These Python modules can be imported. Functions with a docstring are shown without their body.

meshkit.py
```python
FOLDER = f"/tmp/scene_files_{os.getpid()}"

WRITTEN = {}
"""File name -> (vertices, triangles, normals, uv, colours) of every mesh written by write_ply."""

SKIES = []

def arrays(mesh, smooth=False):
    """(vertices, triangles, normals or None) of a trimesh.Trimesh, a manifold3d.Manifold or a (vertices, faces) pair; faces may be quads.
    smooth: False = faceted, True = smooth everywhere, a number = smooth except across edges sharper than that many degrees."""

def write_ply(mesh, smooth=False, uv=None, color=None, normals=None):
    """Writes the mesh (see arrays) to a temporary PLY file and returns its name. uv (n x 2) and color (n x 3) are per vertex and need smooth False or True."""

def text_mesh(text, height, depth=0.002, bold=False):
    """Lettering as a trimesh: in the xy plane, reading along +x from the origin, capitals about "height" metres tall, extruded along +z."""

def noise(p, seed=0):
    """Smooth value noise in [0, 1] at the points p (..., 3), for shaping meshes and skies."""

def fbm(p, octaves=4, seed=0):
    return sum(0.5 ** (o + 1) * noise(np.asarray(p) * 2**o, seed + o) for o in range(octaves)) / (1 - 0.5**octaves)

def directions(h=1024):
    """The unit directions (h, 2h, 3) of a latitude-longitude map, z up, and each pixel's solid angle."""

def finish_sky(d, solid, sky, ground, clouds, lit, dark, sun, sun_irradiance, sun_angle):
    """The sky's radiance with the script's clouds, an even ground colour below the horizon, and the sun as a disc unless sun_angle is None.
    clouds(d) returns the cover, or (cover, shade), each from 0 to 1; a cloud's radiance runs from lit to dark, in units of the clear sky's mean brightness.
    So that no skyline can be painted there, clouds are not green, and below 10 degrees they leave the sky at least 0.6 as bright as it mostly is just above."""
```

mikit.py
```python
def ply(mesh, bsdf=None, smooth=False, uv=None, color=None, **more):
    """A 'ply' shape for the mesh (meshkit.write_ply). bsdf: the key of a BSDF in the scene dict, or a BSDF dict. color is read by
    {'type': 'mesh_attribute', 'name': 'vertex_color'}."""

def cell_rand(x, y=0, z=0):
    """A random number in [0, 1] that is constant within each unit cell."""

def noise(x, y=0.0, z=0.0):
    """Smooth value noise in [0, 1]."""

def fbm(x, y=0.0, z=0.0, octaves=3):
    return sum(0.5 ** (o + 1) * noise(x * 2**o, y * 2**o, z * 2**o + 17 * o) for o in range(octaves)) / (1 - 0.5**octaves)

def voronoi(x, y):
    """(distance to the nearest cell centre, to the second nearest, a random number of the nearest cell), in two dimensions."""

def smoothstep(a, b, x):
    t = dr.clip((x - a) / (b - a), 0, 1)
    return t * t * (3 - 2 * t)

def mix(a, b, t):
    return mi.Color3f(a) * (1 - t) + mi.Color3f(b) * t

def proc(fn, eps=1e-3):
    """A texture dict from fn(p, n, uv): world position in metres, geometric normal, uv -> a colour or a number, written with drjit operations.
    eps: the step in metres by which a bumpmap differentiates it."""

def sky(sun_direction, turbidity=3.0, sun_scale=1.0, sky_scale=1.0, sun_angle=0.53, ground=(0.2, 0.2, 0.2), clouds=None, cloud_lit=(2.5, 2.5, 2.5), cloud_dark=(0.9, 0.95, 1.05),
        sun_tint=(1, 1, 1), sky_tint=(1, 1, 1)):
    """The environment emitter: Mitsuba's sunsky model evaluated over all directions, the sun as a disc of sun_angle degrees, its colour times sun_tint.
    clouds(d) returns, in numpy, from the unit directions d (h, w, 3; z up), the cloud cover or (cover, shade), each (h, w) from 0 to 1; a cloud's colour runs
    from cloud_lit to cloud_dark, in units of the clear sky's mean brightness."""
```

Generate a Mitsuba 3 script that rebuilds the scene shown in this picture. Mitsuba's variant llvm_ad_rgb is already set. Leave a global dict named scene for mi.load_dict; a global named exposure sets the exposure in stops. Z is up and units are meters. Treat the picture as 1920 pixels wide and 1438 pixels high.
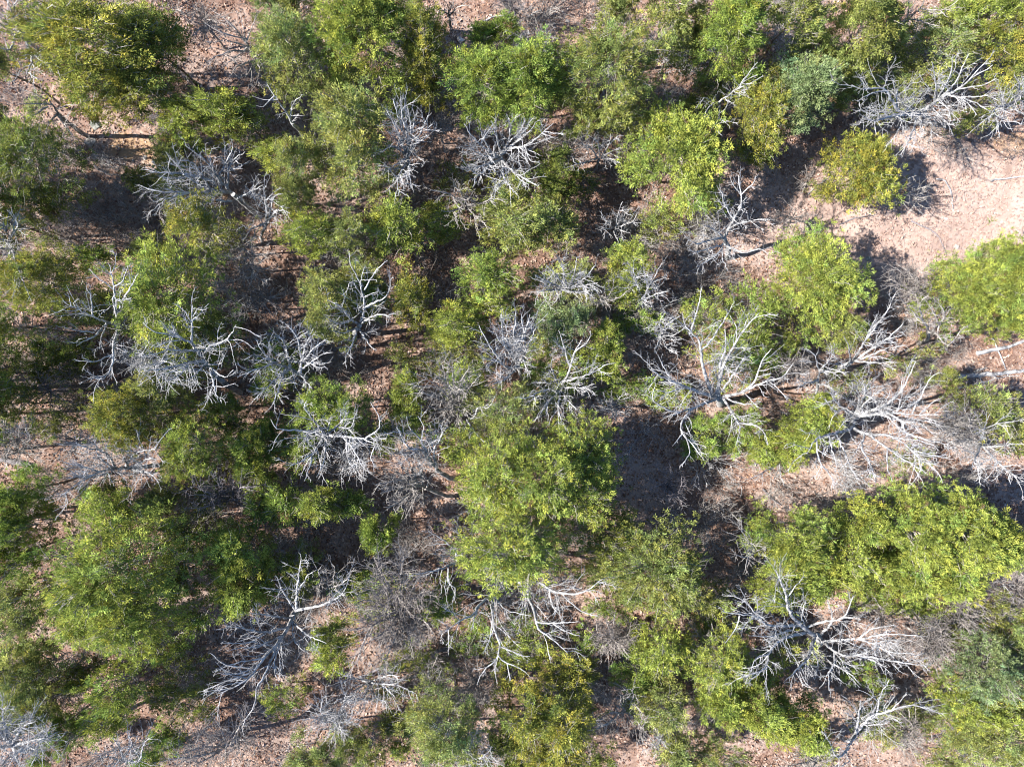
"""Winter woodland seen straight down from a drone: evergreen cedars, bare white oaks, pink-brown leaf litter.
x runs right, y up the picture, z up; metres."""
import math
import numpy as np, trimesh, drjit as dr, mitsuba as mi, mikit, meshkit
from mikit import noise, fbm, smoothstep, mix, voronoi
T = mi.ScalarTransform4f
scene, labels = {'type': 'scene'}, {}

# ---------------------------------------------------------------- camera, sky, exposure
HEIGHT = 42.0
scene['camera'] = {'type': 'perspective', 'fov': 2*math.degrees(math.atan(960/1333)), 'fov_axis': 'x',
                   'near_clip': 0.5, 'far_clip': 6000.0,
                   'to_world': T().look_at(origin=[0, 0, HEIGHT], target=[0, 0, 0], up=[0, 1, 0])}
SUN_EL, SUN_TILT = math.radians(42), math.radians(-4)
sun = [-math.cos(SUN_EL)*math.cos(SUN_TILT), math.cos(SUN_EL)*math.sin(SUN_TILT), math.sin(SUN_EL)]
scene['sky'] = mikit.sky(sun, turbidity=3, sun_tint=(.90, 1.0, 1.22), sky_scale=.58, sky_tint=(.97, 1.0, 1.06))
exposure = 3.65

# ---------------------------------------------------------------- materials
VC = {'type': 'mesh_attribute', 'name': 'vertex_color'}
scene['foliage_bsdf'] = {'type': 'principledthin', 'base_color': VC, 'roughness': .6, 'spec_trans': 0.0, 'diff_trans': .65, 'eta': 1.3}
scene['litter_bsdf'] = {'type': 'twosided', 'bsdf': {'type': 'diffuse', 'reflectance': VC}}

def bark(lo, hi, sc=5.0):
    def fn(p, n, uv):
        t = fbm(p.x*sc, p.y*sc, p.z*sc*.6, 3)
        return mix(lo, hi, smoothstep(.3, .62, t))
    return {'type': 'twosided', 'bsdf': {'type': 'diffuse', 'reflectance': mikit.proc(fn)}}
scene['bark_w'] = bark((.165, .17, .18), (.375, .385, .405))
scene['bark_v'] = bark((.15, .14, .135), (.31, .30, .295))
scene['twig_v'] = bark((.17, .16, .155), (.30, .29, .285))
scene['twig_w'] = bark((.20, .205, .215), (.355, .365, .39))
scene['twig_g'] = bark((.16, .145, .14), (.25, .235, .23))
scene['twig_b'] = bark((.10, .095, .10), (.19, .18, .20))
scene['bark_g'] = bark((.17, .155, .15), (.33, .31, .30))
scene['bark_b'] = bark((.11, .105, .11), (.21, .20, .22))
scene['bark_cedar'] = bark((.10, .075, .06), (.22, .18, .15))

def ground_color(p, n, uv):
    big = fbm(p.x*.16+3, p.y*.16, 0, 3)
    fine = fbm(p.x*5, p.y*5, 0, 3)
    grit = noise(p.x*21, p.y*21, 0)
    d1_, d2_, leaf = voronoi(p.x*10.5+fine, p.y*10.5-fine)
    c = mix((.26, .17, .135), (.48, .35, .295), smoothstep(.25, .75, fine)*.6+leaf*.4)
    c = mix(c, (.60, .49, .43), smoothstep(.80, .92, leaf)*.7)
    c = mix(c, (.17, .10, .08), smoothstep(.22, .10, leaf)*.7)
    c = mix(c, (.58, .46, .41), smoothstep(.55, .8, big)*.6)
    c = mix(c, (.12, .075, .06), smoothstep(.72, .9, grit)*.5)
    mid = fbm(p.x*.75+9, p.y*.75, 3, 4)
    c = mix(c, (.215, .135, .105), smoothstep(.5, .68, mid)*.65)
    c = mix(c, (.40, .345, .32), smoothstep(.45, .3, mid)*.5)
    # ochre subsoil laid bare by the stone step, and at the far right
    d1 = dr.sqrt(dr.square((p.x+22.6)/2.0)+dr.square((p.y-13.9)/1.1)) + (fbm(p.x*1.5, p.y*1.5, 0, 2)-.5)*1.1
    d2 = dr.sqrt(dr.square((p.x-29.6)/1.2)+dr.square((p.y-14.2)/.9)) + (fbm(p.x*1.5, p.y*1.5, 4, 2)-.5)*1.1
    c = mix(c, (.52, .35, .21), smoothstep(1.0, .5, dr.minimum(d1, d2))*.8)
    # bare gritty slope at the top edge
    d3 = dr.sqrt(dr.square((p.x-5.0)/7.0)+dr.square((p.y-20.6)/2.4)) + (fbm(p.x*.9, p.y*.9, 7, 2)-.5)*.9
    c = mix(c, (.50, .35, .285), smoothstep(1.1, .7, d3)*.7)
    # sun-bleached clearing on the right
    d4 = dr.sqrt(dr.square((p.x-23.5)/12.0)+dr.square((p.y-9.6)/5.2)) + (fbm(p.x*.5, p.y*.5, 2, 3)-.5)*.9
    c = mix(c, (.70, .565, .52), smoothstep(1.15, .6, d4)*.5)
    return c*.6
scene['ground_bsdf'] = {'type': 'twosided', 'bsdf': {'type': 'diffuse', 'reflectance': mikit.proc(ground_color)}}
def rock_fn(lo, hi):
    def fn(p, n, uv):
        return mix(lo, hi, smoothstep(.3, .7, fbm(p.x*6, p.y*6, p.z*6, 4)))
    return {'type': 'diffuse', 'reflectance': mikit.proc(fn)}
scene['rock_w'] = rock_fn((.26, .24, .22), (.46, .45, .43))
scene['rock_g'] = rock_fn((.10, .11, .10), (.25, .26, .25))
scene['cut_wood'] = {'type': 'diffuse', 'reflectance': {'type': 'rgb', 'value': [.55, .40, .27]}}

# ---------------------------------------------------------------- tables (metres)
# CEDARS: hue, density, height, label, crown lobes (x, y, z, semi-axes)
# BARE:   label, bark tone, twigginess, trunk radius, height, foot, fork, limbs, (fan centre, radius, count)
# ROCKS:  x, y, radius, tone, label      LOGS: radius at both ends, tone, label, course
CEDARS = [
    ('a', 0.88, 10.0, 'golden green cedar with rusty gold tips, largest crown of the top left', [(-20.4, 16.62, 6.2, 3.54, 2.76, 3.6),(-21.54, 15.41, 4.56, 1.76, 1.49, 2.16),(-19.38, 15.41, 5.04, 1.76, 1.49, 2.4)]),
    ('y', 1.08, 6.0, 'yellow-green cedar directly under the big rusty gold crown', [(-17.39, 14.32, 3.5, 1.69, 1.12, 1.94),(-15.31, 14.32, 3.94, 1.69, 1.12, 2.16)]),
    ('l', 0.9, 4.0, 'light green young cedar low behind the fan of white branches at upper left', [(-18.66, 11.02, 2.34, 1.12, 1.15, 1.3),(-18.66, 12.42, 2.62, 1.12, 1.15, 1.44)]),
    ('y', 0.88, 3.5, 'yellow-green young cedar alone beside a thin leaning bare trunk at upper left', [(-13.27, 12.8, 2.17, 1.31, 1.0, 1.26)]),
    ('l', 1.08, 8.0, 'light green cedar feathery, left of the dark-sided cedar on the top edge', [(-11.09, 16.92, 4.96, 1.93, 2.2, 2.88)]),
    ('l', 0.88, 8.0, 'light green cedar cut by the top edge, beside the leaning bare tree', [(-12.46, 19.51, 4.67, 1.03, 0.8, 2.59),(-11.2, 19.51, 5.25, 1.03, 0.8, 2.88)]),
    ('l', 0.9, 8.0, 'light green cedar on the left edge below the white corner tree', [(-26.21, 16.27, 4.96, 1.07, 0.98, 2.88)]),
    ('l', 0.9, 8.0, 'light green cedar on the left edge beside the pale rocks', [(-25.84, 13.58, 4.96, 1.02, 0.98, 2.88)]),
    ('d', 0.75, 9.0, 'dark green cedar thin and shaded, its trunk showing, left edge of upper quarter', [(-26.14, 10.89, 5.26, 1.94, 1.96, 2.92),(-23.76, 10.89, 5.9, 1.94, 1.96, 3.24)]),
    ('l', 0.95, 7.0, 'light green cedar narrow, between the white branch fan and the tall light crown', [(-11.18, 9.64, 4.09, 1.0, 1.26, 2.27),(-11.18, 11.18, 4.59, 1.0, 1.26, 2.52)]),
    ('y', 0.95, 7.0, 'yellow-green cedar below the narrow light crown, left of top centre', [(-10.43, 7.77, 4.34, 1.55, 1.13, 2.52)]),
    ('a', 0.85, 8.0, 'golden green cedar amber-flecked, over pink ground at upper left', [(-16.01, 8.01, 4.96, 1.34, 1.67, 2.88)]),
    ('l', 0.5, 5.0, 'light green cedar thin veil of foliage near the left edge', [(-25.58, 8.41, 3.1, 1.12, 0.85, 1.8)]),
    ('y', 1.18, 9.0, 'yellow-green cedar on the top edge with a dark right side, left of centre', [(-7.37, 17.73, 5.58, 2.43, 2.5, 3.24)]),
    ('a', 1.08, 8.0, 'golden green cedar narrow and gold tinted, beside the round dome at the top', [(-4.53, 16.56, 4.67, 1.17, 1.06, 2.59),(-4.53, 17.84, 5.25, 1.17, 1.06, 2.88),(-4.38, 15.66, 3.0, 1.04, 0.87, 1.5)]),
    ('g', 0.88, 6.0, 'mid-green cedar peeping out above the round dome cedar', [(-1.51, 18.35, 3.5, 0.93, 0.6, 1.94),(-0.37, 18.35, 3.94, 0.93, 0.6, 2.16)]),
    ('g', 1.43, 8.0, 'mid-green cedar shaped as a neat round dome, upper centre', [(-1.49, 15.53, 4.67, 2.0, 1.8, 2.59),(0.97, 15.53, 5.25, 2.0, 1.8, 2.88)]),
    ('o', 0.93, 9.0, 'olive green cedar tall, loose crown right of the round dome', [(4.85, 15.81, 5.58, 2.48, 2.47, 3.24),(4.24, 14.08, 3.42, 1.28, 0.83, 1.62),(5.8, 14.08, 3.78, 1.28, 0.83, 1.8)]),
    ('l', 0.88, 7.0, 'light green cedar small crown on the top edge right of the bare slope', [(5.22, 19.65, 4.09, 0.74, 0.59, 2.27),(6.12, 19.65, 4.59, 0.74, 0.59, 2.52)]),
    ('o', 0.98, 8.0, 'olive green cedar on the top edge between bare slope and the dense green row', [(7.9, 18.59, 4.96, 1.43, 1.78, 2.88),(9.45, 17.35, 3.99, 0.74, 0.94, 1.89),(9.45, 18.51, 4.41, 0.74, 0.94, 2.1)]),
    ('l', 1.03, 8.0, 'light green cedar tall upright, left of the narrow fan-shaped bare tree', [(-7.96, 11.15, 4.67, 1.73, 1.7, 2.59),(-7.96, 13.23, 5.25, 1.73, 1.7, 2.88)]),
    ('g', 0.8, 4.0, 'mid-green young cedar low, behind the narrow fan-shaped bare tree', [(-6.52, 15.28, 2.34, 0.65, 0.67, 1.3),(-5.72, 15.28, 2.62, 0.65, 0.67, 1.44)]),
    ('y', 0.98, 6.0, 'yellow-green cedar lower neighbour of the narrow fan-shaped bare tree', [(-6.03, 8.38, 3.72, 1.69, 1.66, 2.16),(-3.95, 8.96, 2.4, 1.3, 1.16, 1.2)]),
    ('l', 0.88, 7.0, 'light green cedar small, between two yellow crowns left of centre', [(-8.38, 7.67, 4.34, 1.11, 1.13, 2.52)]),
    ('d', 1.28, 4.5, 'dark green cedar small and compact, right of the white bare tree at upper centre', [(2.47, 11.33, 2.79, 1.35, 1.46, 1.62)]),
    ('o', 0.9, 6.0, 'olive green cedar loose, below the compact dark cedar', [(0.11, 8.47, 3.72, 1.96, 1.54, 2.16),(1.84, 8.5, 3.6, 1.5, 1.57, 1.8)]),
    ('y', 1.33, 7.0, 'yellow-green cedar dense block above the white tree at right of centre', [(8.69, 11.82, 4.34, 2.42, 2.72, 2.52)]),
    ('o', 0.6, 3.5, 'olive green young cedar thin low growth under the dense yellow block', [(8.39, 8.91, 2.17, 1.29, 1.04, 1.26)]),
    ('g', 1.28, 9.0, 'mid-green cedar first of the dense row in the top right', [(10.93, 17.55, 5.58, 1.52, 1.8, 3.24)]),
    ('o', 1.08, 9.0, 'olive green cedar on the top edge, second of the dense row in the top right', [(14.03, 18.28, 5.58, 1.58, 1.31, 3.24)]),
    ('o', 1.18, 9.0, 'olive green cedar on the top edge, big rounded third of the dense row', [(17.68, 17.91, 5.58, 1.62, 1.66, 3.24),(17.78, 16.58, 3.6, 1.65, 1.28, 1.8)]),
    ('g', 1.08, 5.0, 'mid-green cedar bright little crown wedged inside the dense row', [(16.06, 18.35, 3.1, 0.84, 0.65, 1.8)]),
    ('b', 1.18, 7.0, 'blue-green cedar with blue-tinged sprays, the only bluish crown at upper right', [(15.08, 15.22, 4.34, 1.57, 1.89, 2.52)]),
    ('a', 1.08, 6.0, 'golden green cedar gold edged, leaning against the blue-tinged cedar', [(13.22, 14.42, 3.72, 1.81, 2.15, 2.16),(13.37, 12.73, 2.4, 1.12, 0.87, 1.2)]),
    ('l', 0.8, 4.0, 'light green young cedar small, under the thin bare tree at top right', [(10.64, 16.57, 2.34, 0.53, 0.57, 1.3),(11.3, 16.57, 2.62, 0.53, 0.57, 1.44)]),
    ('l', 0.8, 6.0, 'light green cedar veiled by white limbs in the top right corner', [(22.42, 17.48, 3.72, 2.45, 1.95, 2.16),(21.96, 16.45, 3.0, 1.54, 1.12, 1.5)]),
    ('y', 0.98, 7.0, 'yellow-green cedar behind the white limbs of the corner tree, top right', [(23.06, 18.9, 4.09, 1.29, 1.18, 2.27),(24.64, 18.9, 4.59, 1.29, 1.18, 2.52)]),
    ('a', 1.28, 8.0, 'golden green cedar gold, on the right edge near the top corner', [(25.96, 17.66, 4.96, 1.34, 1.6, 2.88)]),
    ('o', 0.9, 5.0, 'olive green cedar at the right edge under the corner tree', [(26.78, 16.21, 3.1, 1.31, 1.04, 1.8)]),
    ('o', 0.8, 3.0, 'olive green young cedar low tuft at the edge of the open pink slope', [(25.29, 14.71, 1.75, 0.7, 0.61, 0.97),(26.15, 14.71, 1.97, 0.7, 0.61, 1.08)]),
    ('o', 0.65, 3.0, 'olive green young cedar low thin growth under the left limbs of the corner tree', [(20.49, 15.52, 1.86, 1.21, 1.0, 1.08)]),
    ('a', 1.43, 4.2, 'golden green young cedar standing alone on the open pink slope with a round shadow', [(19.32, 11.63, 2.6, 2.12, 2.2, 1.51)]),
    ('y', 1.53, 6.0, "yellow-green cedar tight round crown left of the open pink slope's foot", [(16.19, 5.43, 3.72, 2.42, 2.57, 2.16)]),
    ('y', 1.28, 6.0, 'yellow-green cedar wide dense crown on the right edge', [(24.15, 4.85, 3.72, 2.13, 1.82, 2.16),(26.02, 4.8, 3.99, 1.55, 1.39, 1.89),(26.02, 6.3, 4.41, 1.55, 1.39, 2.1),(27.04, 3.38, 3.0, 1.22, 0.93, 1.5)]),
    ('o', 0.6, 3.0, 'olive green young cedar thin low growth left of the zigzag white tree', [(10.84, 9.79, 1.86, 1.29, 1.05, 1.08)]),
    ('a', 0.88, 9.0, 'golden green cedar gold on its left rim, against the left edge', [(-23.31, 5.07, 5.58, 1.93, 1.81, 3.24)]),
    ('y', 0.98, 8.5, 'yellow-green cedar big leaning crown, bright rim, left of centre', [(-17.44, 4.1, 5.27, 2.6, 2.96, 3.06)]),
    ('l', 0.88, 7.0, 'light green cedar pale skirt below the big leaning crown', [(-18.16, -0.23, 4.34, 1.36, 1.13, 2.52)]),
    ('a', 0.9, 8.0, 'golden green cedar ragged and golden, lower left of the big leaning crown', [(-19.63, -1.71, 4.96, 1.96, 1.66, 2.88)]),
    ('y', 0.88, 7.0, 'yellow-green cedar mid crown between two bare trees at lower left', [(-16.65, -3.25, 4.34, 1.57, 2.03, 2.52)]),
    ('y', 1.28, 5.0, 'yellow-green cedar brightest little crown left of centre', [(-13.89, -4.6, 2.92, 1.11, 1.08, 1.62),(-13.89, -3.28, 3.28, 1.11, 1.08, 1.8)]),
    ('g', 0.88, 8.0, 'mid-green cedar on the left edge above the big yellow-rimmed tree', [(-24.91, -5.51, 4.96, 1.34, 1.27, 2.88)]),
    ('y', 1.03, 11.0, 'yellow-green cedar giant with a bright yellow rim, lower left', [(-18.99, -8.77, 6.82, 3.02, 2.57, 3.96),(-20.91, -11.41, 5.7, 1.97, 1.7, 2.7),(-18.51, -11.41, 6.3, 1.97, 1.7, 3.0),(-21.56, -6.19, 4.56, 1.19, 0.92, 2.16),(-20.1, -6.19, 5.04, 1.19, 0.92, 2.4),(-18.32, -13.78, 4.2, 1.0, 0.73, 2.1)]),
    ('l', 0.88, 6.0, 'light green cedar small, over the shoulder of the giant at lower left', [(-18.46, -6.18, 3.72, 1.01, 0.85, 2.16)]),
    ('g', 0.98, 5.0, 'mid-green cedar low, above the glossy green cedar at lower left', [(-13.45, -6.47, 2.92, 1.02, 1.01, 1.62),(-12.19, -6.47, 3.28, 1.02, 1.01, 1.8)]),
    ('y', 0.98, 5.5, 'yellow-green cedar forked light crown left of the central giant', [(-10.39, -6.32, 3.41, 1.29, 1.11, 1.98)]),
    ('g', 0.98, 5.0, 'mid-green cedar fresh, beneath the tangled white tree left of centre', [(-10.38, -1.11, 3.1, 1.26, 1.29, 1.8)]),
    ('g', 0.9, 3.5, 'mid-green young cedar tiny, left of the tangled white tree', [(-13.72, -2.73, 2.17, 0.79, 0.77, 1.26)]),
    ('g', 0.5, 7.0, 'mid-green cedar barely leafy veil on the left edge', [(-25.9, 2.98, 4.34, 2.08, 1.8, 2.52)]),
    ('g', 0.55, 7.0, 'mid-green cedar shaded veil on the left edge at mid height', [(-26.27, 0.53, 4.34, 1.36, 1.58, 2.52)]),
    ('g', 0.98, 2.0, 'mid-green cedar sapling knee-high tuft in the shade near the left edge', [(-26.8, 2.1, 1.24, 0.59, 0.49, 0.72)]),
    ('l', 0.95, 6.0, 'light green cedar round, behind the white candelabra tree left of centre', [(-9.83, 3.32, 3.5, 1.26, 1.24, 1.94),(-9.83, 4.84, 3.94, 1.26, 1.24, 2.16),(-8.19, 4.53, 2.85, 1.13, 1.02, 1.35),(-8.19, 5.75, 3.15, 1.13, 1.02, 1.5)]),
    ('g', 0.88, 3.0, 'mid-green young cedar little, under the twiggy tree left of centre', [(-13.73, -0.44, 1.86, 0.83, 0.66, 1.08)]),
    ('g', 0.7, 3.0, 'mid-green young cedar low spray on the striped shadows left of centre', [(-16.27, -2.45, 1.75, 0.7, 0.66, 0.97),(-15.41, -2.45, 1.97, 0.7, 0.66, 1.08)]),
    ('a', 0.98, 5.0, 'golden green cedar small bronze crown, alone near the centre', [(-5.44, 4.54, 3.1, 1.02, 1.39, 1.8)]),
    ('g', 0.95, 6.0, 'mid-green cedar loose green crown above centre', [(-1.33, 5.71, 3.72, 1.61, 1.28, 2.16)]),
    ('y', 0.93, 5.5, 'yellow-green cedar open, on the left of a twin pair near the centre', [(-3.08, 3.25, 3.41, 1.32, 1.21, 1.98)]),
    ('y', 0.98, 5.5, 'yellow-green cedar brighter partner of the twin pair near the centre', [(-1.24, 4.02, 3.41, 1.16, 0.9, 1.98)]),
    ('b', 1.03, 5.0, 'blue-green cedar soft, just right of the candle-fan bare tree', [(2.06, 3.27, 2.92, 1.1, 1.22, 1.62),(3.24, 3.27, 3.28, 1.1, 1.22, 1.8)]),
    ('y', 1.28, 5.0, 'yellow-green cedar vivid upright crown right of centre', [(5.03, 1.16, 2.92, 0.85, 0.9, 1.62),(5.03, 2.26, 3.28, 0.85, 0.9, 1.8)]),
    ('y', 0.8, 3.0, 'yellow-green young cedar small low tuft under the soft bluish crown', [(1.62, 2.17, 1.86, 0.72, 0.72, 1.08)]),
    ('g', 0.7, 3.0, 'mid-green young cedar low, at the foot of the candle-fan bare tree', [(1.32, 0.76, 1.86, 0.84, 0.72, 1.08)]),
    ('l', 0.7, 4.0, 'light green young cedar thin, under the fan-shaped tree above centre', [(1.99, 5.6, 2.48, 1.07, 0.93, 1.44)]),
    ('y', 0.88, 5.5, 'yellow-green cedar light, between two fans of bare twigs above centre', [(6.2, 5.21, 3.21, 1.18, 1.06, 1.78),(6.2, 6.51, 3.61, 1.18, 1.06, 1.98)]),
    ('y', 1.38, 4.0, 'yellow-green young cedar vivid narrow bush in the very middle left', [(-5.87, -1.25, 2.34, 0.74, 0.85, 1.3),(-5.87, -0.21, 2.62, 0.74, 0.85, 1.44)]),
    ('o', 0.8, 2.5, 'olive green cedar sapling faint low bush on pink ground near centre', [(-6.27, 1.78, 1.55, 0.72, 0.61, 0.9)]),
    ('y', 0.88, 9.0, 'yellow-green cedar huge open crown in the lower middle of the photo', [(-0.77, -4.69, 5.26, 2.13, 2.37, 2.92),(1.53, -4.69, 5.9, 2.13, 2.37, 3.24),(3.65, -3.58, 4.8, 1.89, 1.89, 2.4),(-0.08, -7.99, 6.0, 2.92, 2.29, 3.0),(3.55, -5.81, 4.8, 2.0, 1.75, 2.4),(-2.72, -3.36, 3.0, 1.17, 0.93, 1.5)]),
    ('l', 0.75, 6.0, 'light green cedar thin pale crown just above the huge middle one', [(-0.56, -1.29, 3.72, 2.19, 1.72, 2.16)]),
    ('g', 0.7, 3.0, 'mid-green young cedar low thin, right of the vivid upright crown', [(6.35, 3.48, 1.75, 0.81, 0.78, 0.97),(7.35, 3.48, 1.97, 0.81, 0.78, 1.08)]),
    ('g', 0.65, 2.5, 'mid-green cedar sapling creeping low growth right of centre', [(6.21, -0.24, 1.46, 1.13, 0.79, 0.81),(7.59, -0.24, 1.64, 1.13, 0.79, 0.9)]),
    ('y', 0.7, 2.5, 'yellow-green cedar sapling low tuft left of the largest trunk of white limbs', [(8.47, -0.75, 1.46, 0.74, 0.73, 0.81),(9.39, -0.75, 1.64, 0.74, 0.73, 0.9)]),
    ('g', 0.88, 4.0, 'mid-green young cedar in deep shade left of the huge middle crown', [(-8.79, -6.57, 2.48, 1.02, 0.8, 1.44)]),
    ('d', 0.88, 4.0, 'dark green young cedar dark, beside the tangled white tree', [(-7.01, -2.91, 2.48, 0.67, 0.88, 1.44)]),
    ('g', 0.88, 5.0, "mid-green cedar fresh, behind the tangled white tree's right side", [(-8.75, -1.4, 3.1, 1.1, 1.4, 1.8)]),
    ('y', 0.6, 3.0, 'yellow-green young cedar faint low growth below the twin pair', [(-4.22, 2.47, 1.75, 0.67, 0.72, 0.97),(-3.4, 2.47, 1.97, 0.67, 0.72, 1.08)]),
    ('g', 0.8, 4.0, 'mid-green young cedar understorey crown behind the candelabra limbs at right', [(13.15, 3.82, 2.48, 1.34, 1.78, 1.44)]),
    ('y', 0.75, 4.0, 'yellow-green young cedar understorey crown behind the white limbs, right of centre', [(10.67, 3.52, 2.48, 1.25, 1.54, 1.44)]),
    ('y', 0.88, 3.0, 'yellow-green young cedar small bright tuft between two white trees at right', [(15.67, 2.17, 1.86, 0.59, 0.6, 1.08)]),
    ('o', 0.88, 4.5, 'olive green cedar skirt under the tight round crown', [(18.05, 2.81, 2.79, 1.34, 0.99, 1.62)]),
    ('y', 1.33, 5.0, 'yellow-green cedar deep yellow, pressed against the grandest white tree', [(16.35, -2.09, 3.1, 1.58, 1.28, 1.8),(13.86, -3.61, 2.28, 1.15, 1.01, 1.08),(15.26, -3.61, 2.52, 1.15, 1.01, 1.2)]),
    ('o', 0.9, 3.0, 'olive green young cedar low, at the tip of the fallen white log', [(24.31, 0.26, 1.86, 0.63, 0.72, 1.08)]),
    ('o', 0.65, 5.0, 'olive green cedar thin, behind the forked tree at the right edge', [(25.9, -1.5, 3.1, 1.4, 1.52, 1.8),(27.66, -2.82, 2.4, 0.86, 1.07, 1.2)]),
    ('g', 0.88, 2.5, 'mid-green cedar sapling shaded low tuft under the candelabra limbs', [(10.67, -2.27, 1.46, 0.58, 0.54, 0.81),(11.39, -2.27, 1.64, 0.58, 0.54, 0.9)]),
    ('g', 0.9, 2.5, 'mid-green cedar sapling low tuft at the edge of the dark blue shadow', [(10.21, -3.59, 1.46, 0.66, 0.73, 0.81),(11.03, -3.59, 1.64, 0.66, 0.73, 0.9)]),
    ('g', 0.8, 2.5, "mid-green cedar sapling small tuft on the shadow's right edge", [(12.55, -3.59, 1.55, 0.54, 0.66, 0.9)]),
    ('y', 1.28, 7.0, 'yellow-green cedar glossy green-gold, left of the sprawling white tree', [(-14.11, -10.64, 4.09, 1.41, 1.56, 2.27),(-14.11, -8.72, 4.59, 1.41, 1.56, 2.52)]),
    ('g', 0.7, 8.0, 'mid-green cedar open shaded crown on the left edge, lower left', [(-26.16, -7.29, 4.67, 1.27, 1.09, 2.59),(-24.6, -7.29, 5.25, 1.27, 1.09, 2.88)]),
    ('g', 0.6, 8.0, "mid-green cedar narrow open crown, left of the giant's rim", [(-25.82, -8.96, 4.67, 0.88, 0.71, 2.59),(-24.74, -8.96, 5.25, 0.88, 0.71, 2.88)]),
    ('l', 0.8, 8.0, 'light green cedar pale, hugging the left edge beside the giant', [(-25.74, -10.72, 4.67, 1.05, 0.89, 2.59),(-24.46, -10.72, 5.25, 1.05, 0.89, 2.88)]),
    ('l', 0.7, 8.0, 'light green cedar faint, above the pale strip of ground at left', [(-25.32, -12.11, 4.67, 0.66, 0.71, 2.59),(-24.5, -12.11, 5.25, 0.66, 0.71, 2.88)]),
    ('l', 1.08, 8.0, 'light green cedar pale rounded crown below the giant, left edge', [(-25.91, -14.71, 4.67, 1.33, 1.42, 2.59),(-24.29, -14.71, 5.25, 1.33, 1.42, 2.88),(-26.17, -16.81, 3.99, 1.37, 1.18, 1.89),(-24.49, -16.81, 4.41, 1.37, 1.18, 2.1)]),
    ('y', 0.85, 8.0, 'yellow-green cedar gold-cornered, right below the giant', [(-20.0, -15.55, 4.96, 1.51, 1.34, 2.88),(-20.83, -17.38, 4.8, 0.98, 0.8, 2.4)]),
    ('y', 0.93, 5.0, 'yellow-green cedar small, between the sprawling tree and the twig cloud', [(-9.8, -14.9, 2.92, 1.01, 1.01, 1.62),(-9.8, -13.66, 3.28, 1.01, 1.01, 1.8)]),
    ('y', 0.7, 3.0, 'yellow-green young cedar low growth under the sprawling white tree', [(-12.92, -17.55, 1.86, 1.28, 0.98, 1.08)]),
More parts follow.
